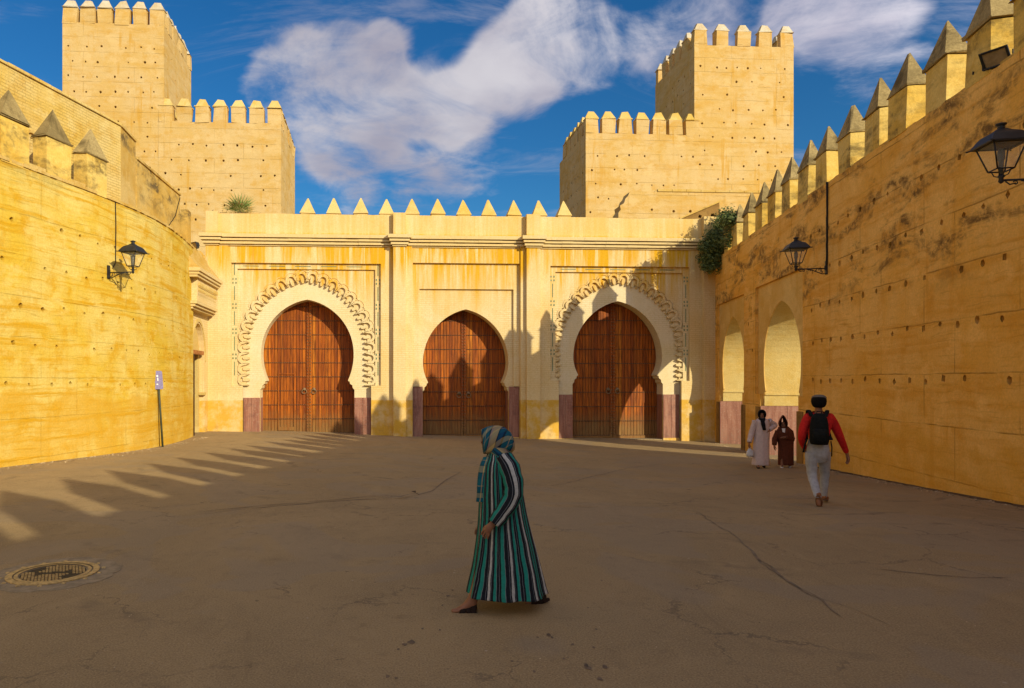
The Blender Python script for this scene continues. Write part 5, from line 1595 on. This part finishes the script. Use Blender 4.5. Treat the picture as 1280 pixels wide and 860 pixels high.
def head_nodes(N, E, c, f, up=Vector((0, 0, 1)), h=.225, neck='neck'):
    """skull, jaw, nose as part of the same skeleton. c = head centre, f = facing"""
    f = Vector(f).normalized(); c = Vector(c)
    N['skull'] = (c + up * h * .10 - f * h * .05, h * .36, h * .40); N['crown'] = (c + up * h * .30 - f * h * .06, h * .30, h * .33)
    N['jaw'] = (c - up * h * .27 + f * h * .10, h * .23, h * .24); N['chin'] = (c - up * h * .43 + f * h * .24, h * .10, h * .10)
    N['nose0'] = (c - up * h * .02 + f * h * .36, h * .075, h * .075); N['nose'] = (c - up * h * .10 + f * h * .50, h * .055, h * .055)
    E += [(neck, 'jaw'), ('jaw', 'skull'), ('skull', 'crown'), ('jaw', 'chin'), ('skull', 'nose0'), ('nose0', 'nose')]


def face_bits(c, f, parent, h=.225):
    f = Vector(f).normalized(); s = Vector((-f.y, f.x, 0)); c = Vector(c)
    for sg in (-1, 1):
        p = c + f * h * .385 + s * sg * h * .15 + Vector((0, 0, h * .03)); mb = MB(); mb.ball(p, h * .052, h * .052, h * .03, 8, 6); mb.build('eye', M_hair, parent)
        q = c + f * h * .375 + s * sg * h * .15 + Vector((0, 0, h * .115)); mb = MB(); mb.tube([q - s * h * .075, q + Vector((0, 0, h * .02)), q + s * h * .075], h * .015, 5); mb.build('eyebrow', M_hair, parent)
    q = c + f * h * .37 - Vector((0, 0, h * .25)); mb = MB(); mb.tube([q - s * h * .10, q + f * h * .03, q + s * h * .10], h * .024, 6); mb.build('mouth', M_lip, parent)


M_lip = simple_mat('lips', (.24, .075, .06), .5, .3)


# --- woman in the striped robe, walking left
def woman_striped():
    O = gp(630, 759); S = FPX / O.y
    T = thing('person', 'woman in teal and black striped robe and plaid headscarf walking left in the foreground', 'person', tuple(O), 0)
    def w(px, py, dy=0.0): return at(px, py, O.y + dy)
    N, E = {}, []
    N['pelvis'] = (w(630, 634), .14, .15); N['belly'] = (w(627, 612), .13, .14); N['chest'] = (w(626, 590), .13, .15); N['base'] = (w(624, 571), .07, .08); N['neck'] = (w(621, 564), .052, .055)
    E += [('pelvis', 'belly'), ('belly', 'chest'), ('chest', 'base'), ('base', 'neck')]
    hc = w(617.5, 550); fwd = Vector((-1, .10, -.04))
    head_nodes(N, E, hc, fwd)
    # legs mid-stride: left (near) leg forward, right leg behind
    N['hipL'] = (w(628, 640, -.08), .09, .09); N['kneeL'] = (w(606, 697, -.10), .058, .058); N['ankL'] = (w(590, 752, -.11), .036, .036); N['heelL'] = (w(593, 761, -.11), .030, .028); N['ballL'] = (w(572, 763, -.12), .034, .020); N['toeL'] = (w(564, 763.5, -.12), .026, .014)
    N['hipR'] = (w(632, 640, .08), .09, .09); N['kneeR'] = (w(644, 697, .10), .058, .058); N['ankR'] = (w(672, 743, .12), .036, .036); N['heelR'] = (w(679, 745, .12), .030, .028); N['ballR'] = (w(664, 752, .12), .034, .020); N['toeR'] = (w(655, 753.5, .12), .026, .014)
    for a in 'LR': E += [('pelvis', 'hip' + a), ('hip' + a, 'knee' + a), ('knee' + a, 'ank' + a), ('ank' + a, 'heel' + a), ('ank' + a, 'ball' + a), ('ball' + a, 'toe' + a)]
    N['shL'] = (w(633, 579, -.17), .055, .055); N['elL'] = (w(640, 619, -.25), .040, .040); N['wrL'] = (w(618, 652, -.27), .028, .024); N['Lpalm'] = (w(611, 661, -.27), .034, .020)
    N['shR'] = (w(622, 579, .17), .055, .055); N['elR'] = (w(622, 619, .24), .040, .040); N['wrR'] = (w(606, 650, .22), .028, .024); N['Rpalm'] = (w(601, 659, .21), .034, .020)
    E += [('chest', 'shL'), ('shL', 'elL'), ('elL', 'wrL'), ('wrL', 'Lpalm'), ('chest', 'shR'), ('shR', 'elR'), ('elR', 'wrR'), ('wrR', 'Rpalm')]
    fingers(N, E, None, N['Lpalm'][0], (-.55, 0, -.75), (.6, -.2, -.5), (.3, .6, -.4), key='L', L=.06)
    fingers(N, E, None, N['Rpalm'][0], (-.5, 0, -.8), (.6, .2, -.5), (.3, -.6, -.4), key='R', L=.06)
    skin_body('body', N, E, M_skin2, T)
    face_bits(hc, fwd, T)
    px = lambda x: (x - 630) / S
    def row(y, x0, x1, ry, fold, cy=0.0): return ((759 - y) / S, (px(x0) + px(x1)) / 2, cy, (px(x1) - px(x0)) / 2, ry, fold)
    rows = [row(739.5, 582.5, 683, .30, .085), row(730, 584.5, 680, .29, .082), row(700, 591, 673, .26, .066), row(665, 596, 664, .235, .046), row(640, 598, 658, .22, .03), row(612, 599, 653, .215, .02),
            row(592, 600, 649, .21, .015), row(580, 602, 645, .19, .01), row(573, 606, 641, .15, .0), row(568, 609, 636, .105, 0), row(563, 611, 632, .075, 0)]
    robe('robe', O, rows, M_stripe, T, n=120, nf=8)
    # near sleeve with a loose cuff
    sleeve('sleeve', [w(631, 574, -.12), w(637, 586, -.20), w(642, 606, -.25), w(640, 622, -.27), w(628, 641, -.28), w(618.5, 654, -.275)], [.075, .088, .082, .078, .068, .062], M_stripes, T)
    sleeve('sleeve', [w(620, 574, .12), w(618, 586, .20), w(620, 606, .24), w(620, 622, .25), w(612, 640, .23), w(606, 652, .22)], [.075, .085, .08, .075, .066, .06], M_stripes, T)
    # headscarf: wraps the skull from nape to brow, leaving the face free
    ax = Vector((-1, .05, -.10)).normalized(); up = Vector((-.10, 0, 1)).normalized(); sd = ax.cross(up).normalized(); up = sd.cross(ax)
    c0 = w(620, 550); rings = []
    for t, rz_, ry_, dz in ((-.155, .012, .012, -.05), (-.150, .050, .045, -.045), (-.130, .085, .075, -.03), (-.09, .112, .096, -.012), (-.04, .124, .106, -.002), (.01, .126, .108, 0), (.05, .122, .104, 0), (.085, .114, .097, -.002), (.108, .108, .090, -.003), (.120, .104, .085, -.004), (.118, .096, .078, -.004)):
        cc = c0 + ax * t + up * dz; n = 28
        rings.append([cc + (up * math.cos(2 * math.pi * k / n) * rz_ + sd * math.sin(2 * math.pi * k / n) * ry_) * (1 + .018 * math.sin(5 * 2 * math.pi * k / n + t * 20)) for k in range(n)])
    mb = MB(); mb.loft(rings, smooth=True, cap=False, uvs=lambda k, j: (.35 + k * .20 + j / 28 * 1.4, j / 28 * 4.0 + k * .16)); sc = mb.build('headscarf', M_plaid, T)
    rings = []
    for z, rx, ry, cx in ((-.005, .10, .105, 625), (.02, .120, .125, 627), (.05, .115, .115, 626), (.085, .105, .098, 624), (.12, .10, .088, 622), (.145, .09, .08, 621)):
        rings.append(ell_ring(w(cx, 571) + Vector((0, 0, z)), rx, ry, 28, .02, 6, z * 9, tilt=(-.42, 0)))
    mb = MB(); mb.loft(rings, smooth=True, cap=False, uvs=lambda k, j: (j / 28 * 1.6 + k * .12, k * .22 + j / 28)); mb.build('scarf_wrap', M_plaid, T)
    pts = smooth_rows([[610, 571, -.04, .045], [606, 582, -.07, .05], [603, 600, -.09, .05], [601.5, 617, -.09, .045], [600, 627, -.09, .04]], 4); rings = []
    for i, (x, y, dy, hw) in enumerate(pts):
        cc = w(x, y, dy); rings.append([cc + Vector((math.cos(2 * math.pi * k / 12) * hw * .85, math.sin(2 * math.pi * k / 12) * .028 + .008 * math.sin(k + i * .4), 0)) for k in range(12)])
    mb = MB(); mb.loft(rings, smooth=True, cap=True, uvs=lambda k, j: (.40 + j / 12 * .75, k * .13)); mb.build('scarf_tail', M_plaid, T)
    # sandals: sole, two crossed straps
    for a in 'LR':
        he, ba, to = N['heel' + a][0], N['ball' + a][0], N['toe' + a][0]
        d = (to - he).normalized(); s = Vector((0, 1, 0)); dn = Vector((0, 0, -1)); dn = (dn - d * dn.dot(d)).normalized()
        mb = MB(); h0 = he - d * .045 + dn * .034; pol = []
        Ls = (to - he).length + .085
        for k in range(20):
            t = 2 * math.pi * k / 20; x = (.5 - .5 * math.cos(t)); ww = .040 * (abs(math.sin(t)) ** .6) * (1 if math.sin(t) >= 0 else -1) * (.85 + .3 * x)
            pol.append((x * Ls, ww))
        mb.prism(pol, lambda p: h0 + d * p[0] + s * p[1], lambda p: h0 + d * p[0] + s * p[1] + dn * .018); so_ = mb.build('sandal', M_leather, T)
        for t0, t1 in ((.30, .56), (.56, .30), (.16, .20)):
            mb = MB(); P = []
            for k in range(9):
                q = k / 8; an = math.pi * q
                P.append(h0 + d * Ls * (t0 + (t1 - t0) * q) + s * .046 * math.cos(an) - dn * ((.066 if t0 > .25 else .085) * math.sin(an)))
            rings = [[p + d * .027 * math.cos(2 * math.pi * j / 6) - dn * .006 * math.sin(2 * math.pi * j / 6) for j in range(6)] for p in P]
            mb.loft(rings); mb.build('strap', M_leather, so_)


woman_striped()


# --- man in a red sweater walking away with a backpack
def man_red():
    O = gp(1024, 631); S = FPX / O.y
    T = thing('person', 'man in a red sweater and grey trousers walking away along the right rampart', 'person', tuple(O), 0)
    def w(px, py, dy=0.0): return at(px, py, O.y + dy)
    fv = Vector((.42, .907, 0)); sv = Vector((.907, -.42, 0))
    def bv(a, b, c): return sv * a + fv * b + Vector((0, 0, c))
    N, E = {}, []
    N['pelvis'] = (w(1022.5, 560), .10, .08); N['belly'] = (w(1023, 547), .10, .08); N['chest'] = (w(1023.5, 530), .12, .09); N['base'] = (w(1023.5, 517), .075, .07); N['neck'] = (w(1023.5, 512), .052, .052)
    E += [('pelvis', 'belly'), ('belly', 'chest'), ('chest', 'base'), ('base', 'neck')]
    hc = w(1023.5, 503); head_nodes(N, E, hc, (.38, 1, 0), h=.24)
    for sg, a in ((-1, 'a'), (1, 'b')):
        N['ear' + a] = (hc + sv * sg * .098, .018, .026); E.append(('skull', 'ear' + a))
    leg = {'hipL': (w(1015.5, 566), .06, .06), 'kneeL': (w(1015.5, 594, .02), .045, .045), 'ankL': (w(1022, 620, -.22), .038, .04),
           'hipR': (w(1030, 566), .06, .06), 'kneeR': (w(1031, 594, .20), .045, .045), 'ankR': (w(1029.5, 620, .28), .038, .04)}
    N.update(leg)
    N['ballL'] = (w(1024, 633, -.28), .035, .03); N['ballR'] = (w(1031, 624.5, .42), .035, .03)
    for a in 'LR': E += [('pelvis', 'hip' + a), ('hip' + a, 'knee' + a), ('knee' + a, 'ank' + a), ('ank' + a, 'ball' + a)]
    arm = {'shR': (w(1039, 522), .062, .062), 'elR': (w(1050, 547, -.05), .046, .046), 'wrR': (w(1058.5, 567, .02), .030, .026), 'Rpalm': (w(1060, 572, .03), .040, .024),
           'shL': (w(1008.5, 522), .062, .062), 'elL': (w(1002, 546, -.02), .046, .046), 'wrL': (w(1006, 561, .22), .030, .026), 'Lpalm': (w(1007, 562, .31), .040, .024)}
    N.update(arm)
    E += [('chest', 'shR'), ('shR', 'elR'), ('elR', 'wrR'), ('wrR', 'Rpalm'), ('chest', 'shL'), ('shL', 'elL'), ('elL', 'wrL'), ('wrL', 'Lpalm')]
    fingers(N, E, None, N['Rpalm'][0], (.15, .1, -1), (0, 1, 0), (-.8, 0, -.3), key='R', L=.085, r=.010)
    fingers(N, E, None, N['Lpalm'][0], (.1, .9, -.3), (0, .3, 1), (.8, 0, -.3), key='L', L=.08, r=.010)
    skin_body('body', N, E, M_skin2, T)
    # sweater and trousers
    N2 = {'pelvis': (w(1022.5, 558.5), .178, .145), 'belly': (w(1023, 545), .172, .14), 'chest': (w(1023.5, 528), .185, .14), 'base': (w(1023.5, 517.5), .09, .09), 'collar': (w(1023.5, 513.5), .066, .066),
          'shR': (w(1038, 522), .088, .088), 'upR': (w(1045, 535, -.03), .076, .076), 'elR': (w(1050.5, 547.5, -.05), .066, .066), 'foR': (w(1055, 558, -.015), .054, .054), 'wrR': (w(1058.5, 566.5, .02), .044, .042),
          'shL': (w(1009.5, 522), .088, .088), 'upL': (w(1004.5, 535, -.02), .076, .076), 'elL': (w(1002, 547, -.02), .066, .066), 'foL': (w(1003.5, 555, .10), .054, .054), 'wrL': (w(1006, 560.5, .21), .044, .042)}
    E2 = [('pelvis', 'belly'), ('belly', 'chest'), ('chest', 'base'), ('base', 'collar')]
    for a in 'LR': E2 += [('chest', 'sh' + a), ('sh' + a, 'up' + a), ('up' + a, 'el' + a), ('el' + a, 'fo' + a), ('fo' + a, 'wr' + a)]
    skin_body('sweater', N2, E2, M_red, T)
    mb = MB()
    rows = smooth_rows([(w(1022.5, y, dy).x, w(1022.5, y, dy).y, w(1022.5, y, dy).z, rx, ry) for y, dy, rx, ry in ((549, 0, .140, .105), (556, 0, .158, .12), (563, -.01, .168, .14), (569, -.01, .166, .145), (574, .01, .150, .12), (578, .02, .11, .09))], 3)
    mb.loft([[Vector((r[0], r[1], r[2])) + sv * r[3] * math.cos(2 * math.pi * k / 24) + fv * r[4] * math.sin(2 * math.pi * k / 24) * (1 + .05 * math.cos(4 * math.pi * k / 24)) for k in range(24)] for r in rows])
    for pts in ([(1014.8, 565, -.01, .108), (1014.3, 574, 0, .108), (1014.6, 586, .02, .092), (1015.3, 595, .0, .082), (1018.5, 607, -.12, .074), (1021.2, 617, -.22, .066), (1022.3, 621.5, -.25, .058)],
                [(1030, 565, .0, .108), (1030.2, 574, .05, .108), (1030.8, 586, .14, .092), (1031, 595, .20, .080), (1030, 607, .24, .073), (1029.5, 617, .275, .064), (1029.5, 621, .285, .056)]):
        P = smooth_rows([list(w(x, y, dy)) + [r * .9] for x, y, dy, r in pts], 5)
        mb.loft([[Vector(p[:3]) + (sv * math.cos(2 * math.pi * k / 18) + fv * math.sin(2 * math.pi * k / 18)) * p[3] * (1 + .035 * math.sin(i * 1.3 + 2 * math.cos(2 * math.pi * k / 18))) for k in range(18)] for i, p in enumerate(P)])
    mb.build('trousers', M_grey, T)
    # hair and cap
    mb = MB(); rings = []
    for z, r in ((-.085, .060), (-.07, .088), (-.03, .108), (.02, .116), (.06, .112), (.085, .10), (.10, .07), (.105, .02)): rings.append(ell_ring(hc + bv(0, -.012, z), r * .97, r * 1.08, 20, .012, 7, z * 30))
    mb.loft(rings); mb.build('hair', M_hair, T)
    mb = MB(); rings = []
    for z, r in ((.070, .108), (.085, .112), (.104, .098), (.120, .070), (.128, .02)): rings.append(ell_ring(hc + bv(.004, .0, z), r * .97, r * 1.06, 20, tilt=(.06, .10)))
    mb.loft(rings); mb.build('cap', M_capcl, T)
    # shoes
    def shoe(heel, toe, name='shoe'):
        d = (toe - heel).normalized(); s = d.cross(Vector((0, 0, 1))).normalized(); u = s.cross(d); L = (toe - heel).length
        mb = MB(); rings = []
        for t, wd, h in ((-.03, .018, .03), (0, .036, .065), (.2, .040, .085), (.45, .044, .075), (.7, .050, .055), (.9, .044, .045), (1.0, .02, .03)):
            c = heel + d * L * t
            rings.append([c + s * wd * math.cos(2 * math.pi * k / 12) + u * (.012 + h * (.5 + .5 * math.sin(2 * math.pi * k / 12)) ) for k in range(12)])
        mb.loft(rings); o = mb.build(name, M_shoe, T)
        mb = MB(); pol = [(.5 * L - (.5 * L + .02) * math.cos(2 * math.pi * k / 20), .048 * math.sin(2 * math.pi * k / 20) * (1 - .1 * math.cos(2 * math.pi * k / 20))) for k in range(20)]
        mb.prism(pol, lambda p: heel + d * p[0] + s * p[1] + u * .014, lambda p: heel + d * p[0] + s * p[1] - u * .012); mb.build('sole', M_sole, o)
    shoe(w(1022.5, 619.5, -.30), w(1024.5, 633.5, -.17)); shoe(w(1029.5, 623.5, .24), w(1033, 625, .50))
    # backpack, worn on the back
    B = thing('backpack', 'black backpack on the back of the man in red', 'backpack', tuple(w(1024, 555, -.24)), 0)
    c = w(1024, 536, -.235); rings = []
    for z, hx, hy in ((-.262, .08, .05), (-.255, .124, .085), (-.20, .140, .105), (-.08, .140, .11), (.06, .132, .10), (.16, .118, .085), (.225, .095, .06), (.255, .055, .03)):
        n = 20; ring = []
        for k in range(n):
            a = 2 * math.pi * k / n; ca, sa = math.cos(a), math.sin(a); q = (abs(ca) ** 3 + abs(sa) ** 3) ** (-1 / 3)
            ring.append(c + bv(hx * q * ca, hy * q * sa, z))
        rings.append(ring)
    mb = MB(); mb.loft(rings); mb.build('pack', M_bag, B)
    mb = MB(); rings = []
    for z, hx, hy in ((-.225, .09, .015), (-.21, .105, .035), (-.08, .105, .042), (-.01, .10, .03), (0.005, .08, .012)):
        rings.append([c + bv(hx * (abs(math.cos(2 * math.pi * k / 16)) ** .6) * (1 if math.cos(2 * math.pi * k / 16) >= 0 else -1), -.095 - hy * .8 + hy * math.sin(2 * math.pi * k / 16), z) for k in range(16)])
    mb.loft(rings); mb.build('front_pocket', M_bag, B)
    for sg in (-1, 1):
        mb = MB(); P = [c + bv(sg * .10, .07, .20), c + bv(sg * .125, .15, .275), c + bv(sg * .14, .27, .28), c + bv(sg * .145, .38, .12), c + bv(sg * .165, .34, -.08), c + bv(sg * .178, .12, -.18)]
        rings = [[p + bv(.032 * math.cos(2 * math.pi * k / 8), .010 * math.sin(2 * math.pi * k / 8), .010 * math.sin(2 * math.pi * k / 8)) for k in range(8)] for p in [Vector(q) for q in smooth_rows([list(p) for p in P], 4)]]
        mb.loft(rings); mb.build('shoulder_strap', M_bag, B)
    mb = MB(); mb.tube([c + bv(-.17, .05, -.18), c + bv(-.20, .05, -.26), c + bv(-.225, .04, -.40)], .014, 6); mb.tube([c + bv(.17, .05, -.2), c + bv(.185, .05, -.3), c + bv(.18, .04, -.45)], .009, 6); mb.build('strap_end', M_bag, B)
    mb = MB(); mb.tube([c + bv(-.04, .03, .24), c + bv(-.03, .02, .285), c + bv(.03, .02, .285), c + bv(.04, .03, .24)], .010, 6); mb.build('grab_handle', M_bag, B)


man_red()


# --- two women coming through the arch
def robed_woman(px0, py0, label, rows_px, robe_mat, head_px, arms, feet, hooded, S0=None, shoes=M_black, rot=0.0):
    O = gp(px0, py0); S = FPX / O.y
    T = thing('person', label, 'person', tuple(O), 0)
    def w(px, py, dy=0.0): return at(px, py, O.y + dy)
    N, E = {}, []
    hx, hy = head_px
    N['pelvis'] = (w(px0, py0 - 38), .13, .11); N['chest'] = (w(hx, hy + 13), .14, .11); N['base'] = (w(hx, hy + 7.5), .07, .06); N['neck'] = (w(hx, hy + 5.5), .05, .05)
    E += [('pelvis', 'chest'), ('chest', 'base'), ('base', 'neck')]
    hc = w(hx, hy, -.02); fw = Vector((-.42, -1, -.05)); head_nodes(N, E, hc, fw, h=.225)
    for a, (x, y, dy) in zip('LR', feet):
        N['hip' + a] = (w(px0 + (-3.5 if a == 'L' else 3.5), py0 - 36), .085, .085); N['kn' + a] = (w((px0 + x) / 2 + (-1.5 if a == 'L' else 1.5), py0 - 19, dy * .5), .055, .055)
        N['an' + a] = (w(x, y - 3.5, dy), .036, .036); N['to' + a] = (w(x - .5, y - .8, dy - .13), .034, .026)
        E += [('pelvis', 'hip' + a), ('hip' + a, 'kn' + a), ('kn' + a, 'an' + a), ('an' + a, 'to' + a)]
    for a, pts in zip('LR', arms):
        sh, el, wr, pa, dv, cv = pts
        N['sh' + a] = (w(*sh), .055, .055); N['el' + a] = (w(*el), .042, .042); N['wr' + a] = (w(*wr), .028, .026); N[a + 'palm'] = (w(*pa), .036, .024)
        E += [('chest', 'sh' + a), ('sh' + a, 'el' + a), ('el' + a, 'wr' + a), ('wr' + a, a + 'palm')]
        fingers(N, E, None, N[a + 'palm'][0], dv, (0, 1, .1), cv, key=a, L=.07)
    skin_body('body', N, E, M_skin2, T); face_bits(hc, fw, T)
    px = lambda x: (x - px0) / S
    rows = [((py0 - y) / S, (px(a) + px(b)) / 2, 0, (px(b) - px(a)) / 2, ry, fo) for (y, a, b, ry, fo) in rows_px]
    robe('robe', O, rows, robe_mat, T, n=56, nf=8)
    for a, pts in zip('LR', arms):
        sh, el, wr = (w(*p) for p in pts[:3])
        sleeve('sleeve', [sh + Vector((0, 0, .02)), sh.lerp(el, .5), el, el.lerp(wr, .5), wr], [.075, .075, .075, .07, .062], robe_mat, T, 14)
    for a in 'LR':
        p = N['to' + a][0]; q = N['an' + a][0]; mb = MB(); rings = []
        heel = Vector((q.x, q.y + .05, p.z - .01)); toe = Vector((p.x, p.y - .05, p.z - .01)); d = (toe - heel)
        for t, wd, h in ((0, .02, .03), (.12, .04, .06), (.45, .042, .065), (.75, .046, .045), (.95, .03, .03), (1, .01, .015)):
            rings.append([heel + d * t + Vector((wd * math.cos(2 * math.pi * k / 10), 0, -.02 + h * (.5 + .5 * math.sin(2 * math.pi * k / 10)))) for k in range(10)])
        mb.loft(rings); mb.build('shoe', shoes, T)
    return T, O, w, hc, fw


Tw, Ow, ww, hcw, fww = robed_woman(952, 585, 'woman in a pale pinkish robe and black headscarf with one hand on her hip', 
    [(581, 940, 961.5, .20, .05), (572, 941, 961, .19, .04), (556, 942, 961, .17, .03), (542, 943.5, 961.5, .165, .02), (533, 944, 961.5, .16, .01), (527, 943.5, 961, .14, 0), (524, 946.5, 958.5, .10, 0), (522, 949, 955.5, .07, 0)],
    M_pinkw, (952.5, 518),
    [((944, 526.5, 0), (939.5, 541, .02), (936.5, 553, -.05), (936, 556, -.06), (0, -.1, -1), (.6, 0, -.3)), ((961, 526.5, 0), (968.5, 531.5, .06), (961.5, 537.5, -.10), (960.5, 538.5, -.12), (-.8, -.4, -.3), (0, .6, -.5))],
    [(948, 585.5, -.12), (955, 584, .05)], False)


def hijab(T, hc, fw, mat):
    f = Vector(fw).normalized(); s = Vector((-f.y, f.x, 0)); up = Vector((0, 0, 1)); rings = []
    n = 24
    for t, rz_, ry_, dz in ((-.15, .03, .03, -.03), (-.13, .08, .07, -.02), (-.08, .118, .10, 0), (-.02, .134, .112, .004), (.03, .134, .110, .004), (.062, .126, .098, .002), (.078, .118, .088, 0), (.076, .110, .08, 0)):
        rings.append([hc + f * t + up * (dz + rz_ * math.cos(2 * math.pi * k / n)) + s * ry_ * math.sin(2 * math.pi * k / n) for k in range(n)])
    mb = MB(); mb.loft(rings, cap=False); mb.build('headscarf', mat, T)
    mb = MB(); mb.loft([ell_ring(hc + Vector((0, .02, z)) + f * .03, rx, ry, 20, .03, 5, z * 20) for z, rx, ry in ((-.24, .14, .12), (-.20, .135, .115), (-.15, .105, .10), (-.10, .085, .085))], cap=False); mb.build('scarf_wrap', mat, T)
    mb = MB(); P = [hc + f * .12 + up * -.14, hc + f * .17 + up * -.26 + s * .02, hc + f * .18 + up * -.42 + s * .05]
    mb.loft([[p + s * wd * math.cos(2 * math.pi * k / 10) + f * .02 * math.sin(2 * math.pi * k / 10) for k in range(10)] for p, wd in zip(P, (.05, .055, .04))]); mb.build('scarf_tail', mat, T)


hijab(Tw, hcw, fww, M_black)
# a plastic bag hangs from her hand
def make_bag():
    c = ww(937.5, 558, -.06)
    T = thing('plastic_bag', 'pale plastic bag hanging from the hand of the woman in the pinkish robe', 'bag', tuple(c), 0)
    mb = MB(); rings = []
    for z, rx, ry in ((-.30, .05, .03), (-.29, .09, .055), (-.22, .105, .07), (-.14, .09, .055), (-.09, .055, .035), (-.06, .03, .02)): rings.append(ell_ring(c + Vector((0, 0, z)), rx, ry, 18, .05, 5, z * 20))
    mb.loft(rings); mb.build('sack', M_plastic, T)
    for sg in (-1, 1):
        mb = MB(); mb.tube([c + Vector((sg * .02, 0, -.07)), c + Vector((sg * .03, 0, -.03)), c + Vector((0, 0, .0))], .007, 5); mb.build('handle', M_plastic, T)


make_bag()

Tb, Ob, wb, hcb, fwb = robed_woman(981, 584, 'person in a dark brown hooded robe walking beside the woman in the pinkish robe',
    [(581, 973, 991.5, .17, .05), (570, 973, 991.5, .165, .04), (556, 973, 991.5, .16, .03), (545, 971, 992, .16, .02), (539, 971, 991, .15, .01), (535.5, 973.5, 987.5, .11, 0), (533, 976, 985, .08, 0)],
    M_brownr, (978.8, 529.5),
    [((972.5, 539.5, 0), (968.5, 549, .02), (968, 556, -.05), (968, 558.5, -.06), (0, -.1, -1), (.5, 0, -.3)), ((988, 539.5, 0), (990, 549, -.06), (982, 546.5, -.20), (979.5, 546.5, -.215), (-1, -.1, .0), (0, .4, -.7))],
    [(977.5, 585, -.10), (987.5, 584, .05)], True, shoes=M_plastic)


def hood(T, hc, fw, mat):
    f = Vector(fw).normalized(); s = Vector((-f.y, f.x, 0)); up = Vector((0, 0, 1)); n = 24; rings = []
    for t, rz_, ry_, dz in ((-.20, .02, .02, .02), (-.16, .09, .08, .0), (-.08, .135, .115, 0), (0, .15, .125, 0), (.06, .15, .12, 0), (.10, .142, .108, 0), (.105, .13, .098, 0)):
        ring = []
        for k in range(n):
            a = 2 * math.pi * k / n; ca = math.cos(a); pk = max(0, ca) ** 5 * .10
            ring.append(hc + f * t + up * (dz + rz_ * ca + pk) + s * ry_ * math.sin(a))
        rings.append(ring)
    mb = MB(); mb.loft(rings, cap=False); mb.build('hood', mat, T)
    mb = MB(); mb.loft([ell_ring(hc + Vector((0, .03, z)), rx, ry, 20, .03, 5, z * 20) for z, rx, ry in ((-.26, .20, .14), (-.21, .18, .135), (-.15, .13, .12), (-.10, .11, .11))], cap=False); mb.build('hood_collar', mat, T)


hood(Tb, hcb, fwb, M_brownr)
mb = MB(); f = Vector(fwb).normalized(); s = Vector((-f.y, f.x, 0))
mb.prism([(-.045, -.12), (.045, -.12), (.03, -.24), (-.025, -.22)], lambda p: hcb + f * .165 + s * p[0] + Vector((0, 0, p[1])), lambda p: hcb + f * .145 + s * p[0] + Vector((0, 0, p[1]))); mb.build('collar_cloth', M_white, Tb)
